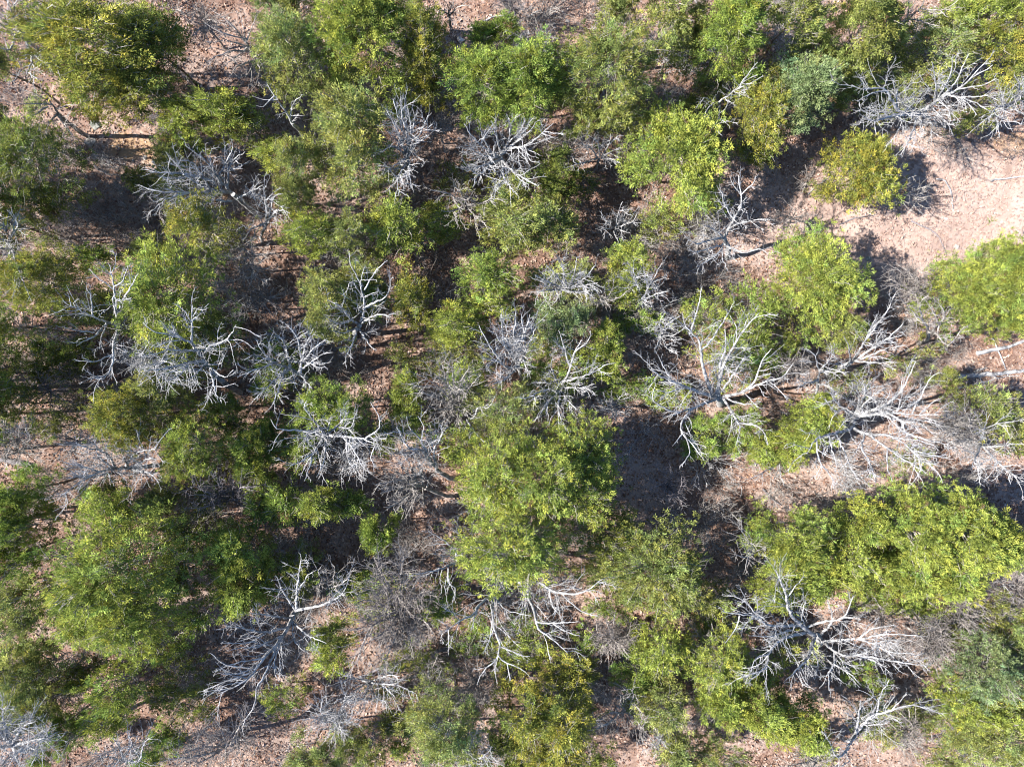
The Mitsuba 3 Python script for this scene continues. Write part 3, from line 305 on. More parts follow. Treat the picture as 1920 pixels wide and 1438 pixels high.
BARE = [
    ('snow-white bare tree filling the top left corner', 'w', 1.0, 0.16, 9.0, (-25.26, 17.83),(-25.26, 17.83, 5.0), [[(-25.09, 17.73, 5.39),(-24.43, 17.12, 7.36),(-24.16, 17.0, 8.45),(-24.3, 17.08, 8.94)], [(-24.7, 17.39, 6.46),(-23.83, 17.57, 7.34),(-21.95, 17.51, 8.61),(-21.04, 17.72, 9.0)], [(-24.58, 17.33, 6.76),(-24.43, 16.26, 7.36),(-24.37, 15.96, 8.16),(-24.43, 15.51, 8.77)], [(-25.07, 17.6, 5.27),(-23.37, 15.81, 7.39),(-22.84, 14.53, 8.55)], [(-24.64, 17.5, 6.42),(-23.46, 17.57, 8.49),(-22.7, 18.14, 8.99)], [(-24.43, 17.12, 7.36),(-23.92, 17.28, 8.56),(-24.11, 17.48, 8.98)], [(-23.73, 16.32, 6.84),(-22.6, 15.49, 7.9),(-21.78, 15.05, 8.49)], [(-25.26, 17.83, 5.0),(-23.57, 17.53, 8.57),(-23.52, 18.05, 9.0)]], None),
    ('bare white tree leaning over the pale rocks at upper left', 'w', 0.9, 0.13, 7.0, (-25.2, 14.66),(-23.59, 13.98, 5.0), [[(-23.54, 14.0, 5.08),(-23.32, 14.19, 5.99),(-23.3, 14.53, 6.7),(-23.24, 14.88, 6.92)], [(-23.54, 13.91, 5.08),(-22.42, 12.88, 6.13),(-21.71, 12.14, 6.7)], [(-23.38, 14.14, 5.9),(-23.99, 13.85, 6.85),(-24.51, 13.62, 7.0)], [(-23.41, 14.09, 5.57),(-22.38, 14.08, 6.04),(-21.83, 13.96, 6.36)], [(-23.57, 13.96, 5.17),(-23.46, 13.09, 6.04),(-23.24, 12.38, 6.52)], [(-23.31, 14.23, 6.13),(-23.61, 14.33, 6.77),(-24.24, 14.5, 7.0)], [(-23.51, 14.02, 5.98),(-23.88, 13.32, 6.63),(-24.14, 12.96, 6.89)]], None),
    ('greyish leaning bare tree with bushy head, top edge left', 'g', 1.3, 0.12, 8.0, (-13.84, 16.76),(-13.3, 16.81, 5.0), [[(-13.3, 16.81, 5.0),(-13.25, 16.98, 6.38),(-13.16, 17.26, 7.09),(-13.11, 17.73, 7.7)], [(-13.25, 16.98, 6.38),(-13.64, 17.41, 7.66),(-14.44, 17.91, 8.0)], [(-13.29, 17.0, 6.53),(-12.68, 17.45, 7.22),(-12.22, 17.95, 7.76)], [(-13.28, 16.88, 5.83),(-13.92, 16.36, 6.94),(-14.71, 15.47, 7.76)], [(-13.3, 16.81, 5.0),(-13.69, 15.91, 6.39),(-13.86, 15.07, 7.09)], [(-13.29, 16.94, 6.28),(-13.95, 16.71, 7.31),(-14.68, 16.38, 7.83)], [(-13.27, 16.84, 5.33),(-12.4, 16.71, 6.01),(-11.66, 16.34, 6.6)], [(-13.22, 17.09, 6.71),(-13.95, 16.96, 7.52),(-14.7, 17.24, 7.98)], [(-13.22, 16.97, 6.22),(-13.69, 16.44, 6.39),(-14.2, 15.31, 7.34)], [(-13.25, 16.65, 5.15),(-13.29, 15.51, 6.28),(-13.54, 15.11, 6.78)], [(-13.09, 16.47, 5.33),(-12.76, 15.71, 6.02),(-12.79, 14.9, 6.67)]], None),
    ('thin bare tree with a dark lower trunk, upper left', 'w', 0.9, 0.13, 7.0, (-11.42, 13.61),(-11.45, 13.56, 5.0), [[(-11.45, 13.56, 5.0),(-11.49, 13.82, 6.03),(-11.78, 14.23, 6.79),(-12.06, 14.76, 7.0)], [(-11.44, 13.63, 5.32),(-10.95, 14.06, 6.32),(-10.38, 14.34, 6.74)], [(-11.45, 13.78, 5.88),(-11.82, 13.51, 6.12)], [(-11.65, 14.11, 6.64),(-12.27, 14.01, 6.9),(-12.76, 14.14, 7.0)], [(-11.45, 13.56, 5.0),(-10.83, 13.71, 5.85)], [(-11.78, 14.23, 6.79),(-12.3, 13.69, 6.81),(-12.6, 13.73, 6.95)]], None),
    ('widest bare white fan of the upper left, over yellow foliage', 'w', 1.2, 0.18, 8.0, (-14.89, 9.87),(-15.1, 10.26, 3.5), [[(-15.1, 10.29, 3.74),(-15.18, 10.58, 5.39),(-15.05, 11.13, 6.55),(-14.76, 11.59, 7.04)], [(-15.1, 10.29, 3.74),(-15.55, 9.97, 5.6),(-15.97, 10.15, 6.87),(-16.23, 10.51, 7.44),(-16.63, 11.06, 7.88)], [(-15.14, 10.46, 4.82),(-15.25, 11.08, 6.72),(-15.8, 11.48, 7.64)], [(-15.11, 10.36, 4.19),(-14.37, 11.09, 5.81),(-13.21, 11.51, 6.73)], [(-15.14, 10.25, 3.87),(-15.64, 9.73, 5.8),(-16.56, 9.02, 7.48),(-17.28, 8.22, 7.94)], [(-14.67, 9.81, 4.09),(-13.71, 9.98, 4.9),(-12.58, 10.04, 6.0)], [(-15.34, 10.38, 5.43),(-16.0, 10.29, 7.01),(-16.91, 10.13, 7.82),(-17.67, 10.25, 8.0)], [(-15.85, 9.54, 6.35),(-16.51, 9.3, 7.41),(-17.22, 9.26, 7.89),(-17.84, 9.48, 8.0)], [(-15.18, 10.58, 5.39),(-13.95, 11.54, 6.64),(-13.73, 11.97, 7.22)], [(-15.94, 9.4, 6.55),(-16.43, 8.7, 7.38),(-16.71, 8.19, 7.7)], [(-15.51, 10.0, 5.47),(-15.72, 10.8, 7.04),(-16.45, 10.76, 7.71)], [(-14.93, 9.7, 4.17),(-15.42, 9.42, 5.26),(-15.89, 8.7, 6.68)]], None),
    ('slim bare tree right under the widest fan', 'w', 0.9, 0.1, 7.0, (-14.68, 8.24),(-13.44, 8.83, 3.0), [[(-13.44, 8.83, 3.0),(-11.92, 8.82, 5.83),(-11.04, 8.45, 6.62)], [(-13.3, 8.84, 3.39),(-12.32, 9.19, 6.51),(-12.23, 9.67, 7.0)], [(-13.44, 8.83, 3.0),(-13.25, 7.76, 6.14),(-13.38, 7.85, 6.52)], [(-13.05, 8.83, 3.84),(-11.81, 9.23, 6.7),(-11.28, 9.33, 6.97)], [(-13.13, 8.28, 4.16),(-13.16, 8.71, 5.14)]], None),
    ('crooked bare white tree on the left edge above mid height', 'w', 1.0, 0.14, 9.0, (-28.88, 7.09),(-26.8, 7.36, 4.0), [[(-26.8, 7.36, 4.0),(-25.39, 7.4, 6.12),(-24.25, 7.54, 8.33),(-24.28, 7.53, 8.74)], [(-25.63, 7.39, 5.72),(-23.64, 7.52, 8.0),(-23.39, 7.67, 8.47)], [(-26.8, 7.36, 4.0),(-25.52, 7.27, 6.31),(-24.98, 7.08, 7.68)], [(-25.47, 6.66, 5.76),(-24.6, 5.91, 7.47),(-24.4, 5.59, 8.36)], [(-25.73, 6.82, 5.38),(-23.5, 5.54, 8.19),(-22.69, 4.74, 9.0)], [(-26.18, 6.98, 5.0),(-25.41, 6.64, 6.85),(-24.91, 6.18, 7.88)]], None),
    ('low grey bush of twigs in shadow left of the widest fan', 'g', 1.2, 0.06, 5.0, (-18.71, 9.8),(-18.71, 9.8, 3.0), [], (-18.8, 9.55, 4.0, 1.24, 8)),
    ('narrow bare tree shaped as an upright fan, upper centre left', 'w', 1.3, 0.13, 8.0, (-6.09, 12.87),(-5.55, 12.22, 4.0), [[(-5.56, 12.04, 4.26),(-5.28, 12.49, 6.21),(-5.33, 12.97, 7.56),(-5.35, 13.74, 8.0)], [(-5.47, 12.23, 4.26),(-4.61, 12.4, 6.48),(-4.01, 12.97, 7.79)], [(-5.63, 12.18, 4.42),(-5.74, 12.66, 7.22),(-6.05, 13.1, 7.9)], [(-5.58, 12.18, 4.12),(-6.09, 11.97, 6.16),(-6.44, 11.43, 6.73)], [(-5.57, 11.86, 4.52),(-5.94, 11.04, 5.97),(-6.17, 10.54, 6.74)], [(-5.45, 11.72, 4.69),(-5.14, 10.52, 6.21),(-4.96, 9.63, 7.16)], [(-5.52, 11.38, 5.16),(-5.65, 10.21, 6.67),(-5.49, 9.06, 7.66)], [(-5.38, 12.37, 5.51),(-4.78, 12.76, 7.19),(-4.78, 13.22, 7.81)], [(-5.41, 12.42, 5.89),(-5.55, 13.14, 7.8),(-5.69, 13.57, 8.0)], [(-5.35, 12.18, 4.42),(-4.62, 11.4, 5.7),(-4.38, 11.07, 6.16)], [(-5.58, 12.25, 4.77),(-5.88, 12.28, 6.32),(-6.11, 12.36, 7.08)], [(-5.39, 12.32, 5.11),(-5.01, 12.64, 6.8),(-5.03, 13.29, 7.86)]], None),
    ('crooked bare white tree below the round dome cedar', 'w', 1.05, 0.2, 8.0, (-0.51, 12.35),(-0.66, 12.23, 3.5), [[(-0.66, 12.24, 3.62),(-0.17, 12.36, 5.8),(-0.07, 12.72, 7.06),(-0.25, 13.05, 7.58)], [(-0.26, 12.21, 4.89),(0.81, 11.83, 6.85),(1.47, 12.04, 7.76),(1.97, 12.46, 8.0)], [(-0.75, 12.19, 3.78),(-1.44, 12.01, 5.76),(-1.92, 12.13, 7.0),(-2.3, 12.47, 7.74)], [(-0.66, 12.14, 3.62),(-1.62, 11.62, 5.86),(-2.1, 11.65, 6.87)], [(-0.56, 11.95, 3.94),(0.01, 10.85, 5.71),(0.63, 10.14, 6.9),(1.13, 9.59, 7.61)], [(-0.65, 11.97, 3.87),(-1.44, 11.13, 5.68),(-2.25, 10.41, 7.17)], [(-0.55, 11.79, 4.15),(-0.35, 10.27, 6.15),(0.1, 9.35, 7.24)], [(-0.17, 12.33, 5.64),(0.45, 12.45, 7.08),(0.61, 12.83, 7.7)], [(-0.56, 12.24, 3.94),(-0.8, 12.52, 6.12),(-1.03, 12.83, 7.24)], [(-0.56, 12.24, 3.94),(0.19, 12.18, 6.08),(0.88, 12.26, 7.37),(1.13, 12.54, 7.78)], [(-1.02, 12.05, 4.51),(-1.49, 12.35, 6.63),(-1.55, 12.64, 7.29)], [(0.63, 11.84, 6.55),(0.9, 11.06, 6.77),(1.15, 10.86, 7.14)], [(-0.35, 10.4, 5.99),(-0.78, 9.63, 6.84),(-0.85, 8.93, 7.49)], [(-0.93, 11.7, 4.43),(-1.75, 10.17, 6.81),(-1.9, 9.57, 7.36)], [(1.47, 12.04, 7.76),(2.06, 11.71, 7.97)]], None),
    ('low bare bush-like tree below the crooked white one', 'w', 1.3, 0.1, 6.0, (-2.51, 10.14),(-2.56, 9.88, 2.5), [[(-2.63, 9.84, 2.85),(-3.3, 9.78, 5.29),(-4.13, 9.77, 6.0)], [(-2.55, 9.89, 2.66),(-2.75, 10.18, 5.18),(-2.89, 10.46, 5.81)], [(-2.55, 9.89, 2.66),(-1.27, 9.4, 5.33),(-0.71, 9.86, 5.99)], [(-2.55, 9.79, 2.66),(-1.64, 8.41, 5.25),(-1.35, 8.23, 5.62)], [(-2.63, 9.74, 2.85),(-3.31, 8.91, 5.08),(-3.63, 8.88, 5.58)], [(-2.55, 9.89, 2.66),(-1.93, 10.11, 5.1)], [(-2.63, 9.74, 2.85),(-2.97, 8.71, 4.77),(-2.84, 8.23, 5.24)]], None),
    ('small white bare sapling between three cedars, upper centre', 'w', 1.0, 0.08, 5.0, (4.92, 12.66),(4.92, 12.66, 2.0), [[(4.88, 12.64, 2.38),(4.52, 12.71, 4.51),(3.91, 12.92, 5.0)], [(4.98, 12.54, 2.38),(5.3, 12.3, 4.34),(5.67, 12.28, 4.96)], [(4.98, 12.54, 2.38),(5.13, 12.69, 4.84),(5.11, 13.01, 5.0)], [(4.78, 12.54, 2.38),(3.45, 11.46, 4.89),(3.16, 11.71, 5.0)], [(4.78, 12.54, 2.38),(4.17, 12.5, 4.29),(3.54, 12.55, 4.99)], [(4.98, 12.54, 2.38),(5.46, 11.77, 4.51)]], None),
    ('small white bare sapling on the big shadow right of upper centre', 'w', 1.1, 0.08, 5.0, (5.88, 8.75),(5.88, 8.75, 2.0), [[(5.76, 8.56, 2.42),(5.63, 9.11, 4.65),(5.76, 9.49, 5.0)], [(5.65, 8.63, 2.56),(4.92, 8.71, 4.34),(4.66, 8.96, 4.88)], [(5.9, 8.71, 2.19),(6.37, 8.54, 4.67),(6.5, 8.84, 4.98)], [(5.8, 8.71, 2.19),(4.72, 8.13, 4.41)], [(5.82, 8.77, 2.38),(6.14, 9.13, 4.94)], [(5.86, 8.56, 2.42),(6.24, 7.96, 4.32)], [(5.6, 8.36, 2.89),(5.65, 7.36, 4.5)]], None),
    ('low pale twigs in front of the zigzag white tree', 'w', 1.0, 0.05, 3.0, (9.15, 8.05),(9.15, 8.05, 1.0), [], (8.74, 7.87, 2.4, 0.89, 6)),
    ("pale twiggy clump behind the round dome's upper right", 'w', 1.2, 0.06, 6.0, (1.27, 18.47),(1.27, 18.47, 2.0), [[(1.21, 18.36, 2.25),(0.66, 17.63, 5.22),(0.19, 17.7, 6.0)], [(1.27, 18.47, 2.0),(0.85, 17.77, 4.73),(0.83, 17.84, 5.9)], [(1.31, 18.36, 2.25),(1.4, 17.78, 5.1),(1.28, 17.86, 5.87)], [(1.31, 18.36, 2.25),(1.76, 17.56, 5.36),(1.91, 17.65, 5.93)], [(1.21, 18.36, 2.25),(0.38, 17.3, 5.32)], [(1.35, 18.25, 2.49),(1.95, 17.25, 5.24)]], None),
    ('thin white stems in the cleft between dome and loose crown', 'w', 1.1, 0.07, 5.0, (2.62, 17.57),(2.62, 17.57, 2.0), [[(2.36, 17.17, 2.91),(2.08, 17.03, 4.5),(2.24, 17.36, 5.0)], [(2.49, 17.36, 2.47),(2.73, 17.09, 4.58),(2.89, 17.19, 4.98)], [(2.59, 17.26, 2.47),(3.11, 16.15, 4.58),(3.27, 16.51, 4.82)], [(2.59, 17.26, 2.47),(2.11, 16.42, 3.96)], [(3.11, 16.15, 4.58),(3.44, 16.71, 5.0)]], None),
    ('small bare tree on the bare slope at the top edge', 'w', 0.9, 0.09, 6.0, (-3.61, 20.92),(-3.4, 19.96, 3.0), [[(-3.41, 19.84, 3.43),(-3.31, 19.49, 5.18),(-3.59, 19.6, 5.99)], [(-3.38, 19.76, 3.77),(-2.73, 19.34, 5.47),(-2.15, 19.16, 5.98)], [(-3.4, 19.66, 4.14),(-3.81, 19.23, 5.67),(-4.04, 19.42, 6.0)], [(-3.33, 19.62, 4.41),(-2.88, 19.55, 5.92)]], None),
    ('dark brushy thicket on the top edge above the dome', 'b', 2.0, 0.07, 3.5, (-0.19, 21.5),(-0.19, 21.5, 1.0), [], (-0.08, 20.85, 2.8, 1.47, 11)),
    ('great white bare tree spreading over the top right corner cedars', 'w', 1.0, 0.2, 9.0, (23.97, 15.4),(22.21, 14.74, 3.5), [[(22.07, 14.63, 3.66),(21.76, 14.46, 5.78),(21.64, 14.26, 7.56),(21.76, 14.43, 8.57),(22.31, 14.75, 8.99)], [(21.76, 14.46, 5.78),(21.45, 14.52, 7.58),(21.25, 15.02, 8.57),(21.3, 15.37, 8.88)], [(21.81, 14.52, 5.39),(20.81, 14.99, 7.06),(20.09, 15.36, 7.99)], [(21.63, 14.41, 6.58),(21.81, 13.89, 7.42),(22.06, 13.31, 8.24),(22.34, 12.71, 8.69)], [(21.8, 14.42, 3.96),(19.85, 13.73, 5.79),(18.72, 14.01, 6.89),(17.96, 14.22, 7.66),(16.47, 13.84, 8.59),(15.83, 13.88, 8.89)], [(17.99, 14.16, 7.61),(16.98, 13.72, 8.25),(16.19, 13.22, 8.66)], [(21.61, 14.35, 4.13),(18.96, 13.33, 6.6),(17.28, 12.55, 7.99),(16.31, 12.67, 8.58)], [(22.17, 14.73, 3.66),(21.63, 13.33, 5.39),(21.13, 12.63, 6.07)], [(21.99, 14.49, 4.77),(21.82, 13.24, 6.13),(21.74, 12.61, 7.11)], [(21.53, 14.21, 4.26),(20.28, 12.75, 5.98),(19.32, 11.61, 7.23)], [(21.75, 14.51, 5.64),(21.14, 14.82, 7.66),(20.73, 15.42, 8.61)], [(21.64, 14.26, 7.56),(22.05, 13.98, 8.64),(22.49, 14.18, 8.97)], [(21.66, 14.34, 8.2),(21.94, 14.86, 8.93),(22.22, 15.15, 9.0)], [(19.31, 13.81, 6.28),(19.04, 14.41, 6.78),(18.27, 14.71, 7.72)], [(20.03, 13.79, 5.62),(20.94, 14.68, 4.98),(20.37, 14.8, 5.83)], [(21.81, 13.89, 7.42),(22.21, 13.48, 8.64),(22.55, 13.22, 8.88)]], None),
    ('bare tree on the top edge among dark twigs, top right', 'w', 1.1, 0.13, 8.0, (22.39, 20.66),(21.02, 19.35, 4.0), [[(21.02, 19.35, 4.0),(20.56, 18.9, 6.13),(20.3, 18.95, 7.18)], [(21.02, 19.35, 4.0),(20.88, 18.98, 4.92),(20.79, 18.07, 6.35)], [(20.56, 18.9, 6.13),(20.77, 18.28, 7.14),(21.05, 18.1, 7.81),(21.45, 18.42, 8.0)], [(20.93, 19.28, 4.33),(20.15, 19.2, 5.89),(19.57, 19.26, 6.78)], [(20.82, 18.18, 7.34),(21.05, 17.65, 7.68)], [(20.55, 19.0, 4.51),(19.13, 18.1, 5.94)], [(20.79, 18.23, 6.03),(20.86, 17.43, 7.27)]], None),
    ('bare white tree cut by the right edge near the top', 'w', 1.1, 0.13, 8.0, (27.08, 15.17),(27.08, 15.17, 3.5), [[(27.08, 15.17, 3.5),(24.97, 13.83, 5.99),(23.71, 12.71, 7.55)], [(26.48, 14.8, 4.22),(25.29, 13.39, 6.68),(25.04, 12.99, 7.51)], [(26.48, 14.8, 4.22),(23.75, 13.49, 7.12),(23.0, 12.86, 7.85)], [(27.08, 15.17, 3.5),(25.33, 14.3, 6.83),(25.06, 14.1, 7.95)], [(26.16, 14.69, 5.2),(24.57, 14.52, 7.56),(24.01, 14.77, 7.98)], [(25.69, 14.55, 5.99),(24.85, 14.51, 8.0)]], None),
    ('thin arched bare tree in shade under the dense row', 'w', 1.0, 0.09, 7.0, (11.27, 15.08),(11.27, 15.08, 3.5), [[(11.27, 15.08, 3.5),(10.32, 14.84, 4.82),(9.78, 14.67, 5.46)], [(11.08, 15.05, 3.8),(11.49, 14.98, 5.83),(11.87, 14.94, 6.58),(12.36, 15.12, 6.97)], [(10.64, 14.84, 4.35),(10.04, 14.05, 5.19),(9.8, 13.38, 5.74)], [(11.2, 14.9, 3.72),(10.72, 13.73, 5.05),(9.95, 12.69, 6.15)], [(11.49, 14.98, 5.83),(11.67, 15.26, 6.66),(12.08, 15.81, 7.0)], [(11.3, 15.02, 4.37),(11.56, 14.48, 5.04)], [(9.91, 14.73, 5.33),(9.42, 14.09, 5.78)]], None),
    ('bare white brush in the round shadow of the lone cedar', 'w', 1.3, 0.05, 3.0, (22.99, 10.92),(22.99, 10.92, 1.0), [[(21.37, 10.48, 2.65),(22.64, 10.56, 1.61),(22.59, 9.72, 2.94)], [(21.37, 10.53, 2.65),(22.62, 10.95, 2.02),(22.78, 10.8, 2.93)], [(21.37, 10.58, 2.66),(21.78, 11.23, 2.8),(22.18, 11.38, 2.96)], [(21.37, 10.48, 2.65),(21.79, 9.9, 2.61),(21.99, 9.43, 2.95)], [(21.55, 10.52, 2.5),(22.71, 10.4, 2.21),(23.04, 10.29, 3.0)]], None),
    ('zigzag white bare tree right of centre top, at the pink slope', 'w', 1.1, 0.16, 7.5, (12.71, 7.4),(11.46, 7.94, 3.5), [[(11.46, 7.94, 3.5),(11.4, 8.43, 5.56),(11.36, 9.02, 6.8),(10.97, 10.06, 7.47)], [(11.41, 8.18, 4.62),(11.76, 8.19, 5.83),(12.08, 8.12, 6.5),(12.49, 8.08, 7.08)], [(11.46, 7.94, 3.5),(10.26, 7.44, 5.03),(9.34, 7.05, 6.08),(8.55, 7.27, 6.77)], [(11.18, 7.4, 4.29),(11.74, 6.63, 5.91),(12.28, 6.66, 6.69),(12.56, 6.32, 7.14)], [(11.43, 8.37, 5.43),(10.73, 8.89, 6.26),(10.35, 9.34, 6.94),(9.99, 9.69, 7.27)], [(11.07, 7.27, 4.49),(9.91, 6.86, 5.64),(9.06, 6.52, 6.5)], [(11.25, 9.24, 7.0),(11.68, 9.64, 7.42),(11.82, 10.05, 7.5)], [(11.4, 7.8, 3.71),(10.34, 8.08, 5.09),(9.69, 8.01, 5.8)], [(11.07, 7.14, 4.65),(10.37, 6.5, 5.62),(9.15, 5.76, 6.83)], [(11.02, 7.14, 4.66),(10.75, 6.18, 5.88),(10.75, 5.64, 6.49)], [(11.32, 8.78, 6.36),(11.54, 9.14, 7.05)]], None),
    ('candelabra-shaped white bare tree with long upright limbs, right of centre', 'w', 0.85, 0.26, 8.5, (12.34, -1.2),(11.27, -0.77, 3.0), [[(11.18, -0.82, 3.12),(9.89, -1.16, 4.68),(8.63, -1.39, 6.04),(7.93, -1.63, 6.76)], [(11.04, -0.72, 3.27),(9.65, -0.41, 4.9),(8.64, -0.13, 6.0),(7.39, 0.31, 7.22),(6.47, 0.82, 7.95)], [(10.88, -0.62, 3.5),(9.83, 0.69, 5.59),(9.12, 2.05, 7.27),(8.34, 2.69, 7.95),(8.1, 3.26, 8.28)], [(11.24, -0.62, 3.27),(10.61, 1.05, 5.89),(10.57, 1.73, 6.79),(10.3, 2.63, 7.68)], [(11.09, -0.52, 3.44),(10.81, 0.87, 5.67),(10.95, 2.05, 7.27),(11.3, 2.86, 8.05),(11.7, 3.34, 8.36)], [(11.43, -0.71, 3.6),(11.94, -0.41, 5.29),(12.21, 0.23, 6.38),(12.22, 1.01, 7.11),(12.48, 1.68, 7.83)], [(11.94, -0.41, 5.29),(12.61, 0.14, 6.99),(13.06, 0.31, 7.65),(13.39, 0.98, 8.13)], [(11.43, -0.81, 3.6),(11.51, -1.7, 5.19),(11.52, -2.2, 6.02),(11.08, -3.03, 6.85)], [(11.52, -2.03, 5.75),(11.99, -2.08, 6.49),(12.3, -2.31, 7.12),(12.36, -2.96, 7.69)], [(9.24, -1.32, 5.42),(8.43, -1.99, 6.51),(8.44, -2.5, 6.83),(8.94, -3.02, 6.96),(9.32, -3.75, 7.51)], [(9.35, 1.55, 6.72),(9.81, 2.22, 7.3),(10.25, 3.27, 8.13),(10.51, 3.84, 8.39)], [(11.3, -0.42, 3.72),(11.38, 0.42, 5.32),(11.53, 1.37, 6.81)], [(8.58, 2.37, 7.68),(8.78, 3.43, 8.26),(8.96, 4.58, 8.5)], [(8.65, -0.22, 5.97),(7.75, -0.48, 6.76),(7.01, -0.99, 7.39)], [(7.95, 0.05, 6.69),(7.01, 1.33, 7.82)], [(10.95, 2.05, 7.27),(10.77, 2.7, 7.82),(10.43, 3.19, 8.1)], [(11.15, 2.78, 7.96),(11.22, 3.34, 8.29)], [(12.25, 0.32, 6.52),(12.68, 0.49, 7.28)], [(11.53, -0.8, 3.92),(11.89, -1.05, 5.16),(12.39, -1.02, 6.36)], [(9.89, -1.16, 4.68),(9.4, -0.5, 5.13)], [(8.39, -1.47, 6.29),(7.63, -1.27, 6.92),(6.81, -0.73, 7.52),(7.0, -0.04, 7.43)], [(8.44, -2.5, 6.83),(7.74, -3.05, 7.6)], [(8.61, -2.68, 6.85),(8.67, -3.33, 7.35),(8.19, -3.88, 7.9)]], None),
    ('grandest white bare tree, limbs radiating on the right side', 'w', 1.0, 0.28, 9.0, (19.97, -1.94),(18.74, -1.85, 3.0), [[(18.69, -1.89, 3.11),(16.84, -1.05, 5.24),(15.98, -0.48, 6.33)], [(18.69, -1.79, 3.11),(18.04, -0.58, 5.59),(17.36, 0.23, 6.78)], [(18.65, -1.68, 3.38),(18.28, -0.58, 6.03),(18.31, -0.21, 6.99)], [(18.68, -1.68, 3.52),(18.69, -1.21, 5.92),(18.75, -0.55, 7.48),(18.77, 0.47, 8.52),(18.84, 1.05, 8.84)], [(18.72, -1.79, 3.24),(18.82, -1.46, 6.53),(19.23, -1.48, 8.15),(19.9, -1.44, 8.87)], [(19.16, -1.44, 7.98),(19.26, -0.71, 8.4),(19.43, 0.13, 8.83),(19.83, 0.54, 8.99)], [(18.82, -1.5, 6.52),(19.0, -1.85, 7.5),(19.31, -1.89, 8.31),(19.69, -2.36, 8.8)], [(18.62, -1.89, 3.15),(18.0, -2.36, 4.25),(16.3, -2.57, 5.82),(14.94, -2.75, 7.08),(14.13, -3.36, 7.98)], [(14.94, -2.75, 7.08),(14.81, -3.72, 7.79),(15.17, -4.36, 8.14),(15.12, -4.97, 8.61)], [(16.59, -2.59, 5.58),(16.6, -3.41, 6.53),(16.43, -4.02, 7.44),(16.54, -4.39, 7.93)], [(18.0, -2.36, 4.25),(18.34, -2.61, 5.36),(18.65, -2.59, 6.85),(18.83, -2.93, 7.96),(19.1, -3.46, 8.68),(19.82, -3.84, 9.0)], [(18.29, -2.58, 5.09),(17.62, -3.26, 6.25),(17.38, -4.0, 7.62),(17.16, -4.66, 8.4)], [(18.32, -2.68, 5.59),(18.35, -3.17, 7.24),(18.79, -3.8, 8.63),(19.27, -4.17, 8.96)], [(18.35, -3.17, 7.24),(17.95, -3.95, 8.01),(17.86, -4.63, 8.65)], [(18.68, -2.66, 7.13),(19.1, -2.66, 8.24),(19.6, -2.86, 8.82)], [(18.61, -1.58, 3.66),(17.85, -0.59, 5.43),(17.06, -0.04, 6.3)], [(18.89, -1.35, 7.06),(18.86, -0.73, 7.59),(18.61, 0.14, 8.05)], [(19.0, -1.85, 7.5),(18.96, -2.35, 7.71),(19.61, -2.69, 8.8),(20.32, -2.84, 9.0)], [(18.68, -1.43, 5.05),(18.65, -0.83, 6.68),(18.51, -0.39, 7.11)], [(17.46, -1.35, 4.49),(16.66, -1.42, 5.21),(15.68, -0.75, 6.39)], [(15.97, -2.64, 6.15),(15.86, -3.3, 6.78),(15.76, -4.0, 7.58)], [(18.95, -3.15, 8.36),(19.55, -3.35, 8.9),(20.15, -3.34, 9.0)], [(19.32, -1.47, 8.3),(19.64, -0.95, 8.74),(19.95, -0.7, 8.93)]], None),
    ('bent white bare tree with one sheaf of upright limbs, right', 'w', 1.0, 0.17, 7.5, (18.5, 0.69),(18.4, 1.17, 3.5), [[(18.36, 1.21, 3.59),(18.15, 1.99, 5.19),(18.01, 2.65, 6.21),(17.96, 3.38, 6.98)], [(18.41, 1.21, 3.69),(18.52, 1.87, 5.72),(18.83, 2.43, 6.84),(19.1, 3.0, 7.32)], [(18.43, 1.2, 3.85),(18.77, 1.05, 5.77),(19.07, 1.12, 6.55)], [(17.53, 1.0, 4.34),(16.71, 1.44, 5.11),(16.32, 1.79, 5.56)], [(18.16, 1.3, 3.8),(17.51, 2.0, 4.99),(16.9, 2.42, 5.69)], [(18.15, 1.99, 5.19),(18.12, 2.81, 6.51),(18.4, 3.7, 7.33)], [(18.41, 1.46, 4.48),(18.66, 2.11, 6.32),(19.14, 2.33, 7.08)], [(18.47, 1.28, 4.34),(18.84, 1.75, 6.32),(19.32, 1.89, 7.07)], [(18.01, 2.65, 6.21),(18.28, 3.29, 7.06),(18.65, 4.46, 7.5)], [(17.21, 0.99, 4.63),(16.3, 1.06, 5.42)]], None),
    ('thin bare tree between the two big white ones at right', 'w', 1.0, 0.1, 6.5, (17.66, -1.1),(16.79, 0.25, 3.0), [[(16.63, 0.15, 3.37),(16.16, 0.71, 4.67),(16.03, 1.22, 6.2),(16.08, 1.65, 6.5)], [(16.63, 0.15, 3.37),(15.37, 0.05, 4.99),(14.38, 0.23, 6.08)], [(16.28, 0.62, 4.39),(15.22, 1.4, 6.22),(14.66, 1.74, 6.5)], [(16.22, 0.71, 4.75),(16.44, 0.6, 5.9),(16.7, 1.03, 6.5)], [(16.33, -0.04, 4.05),(16.39, -0.13, 5.21),(16.35, -0.4, 6.1)], [(15.37, 0.05, 4.99),(14.47, -0.22, 6.09)]], None),
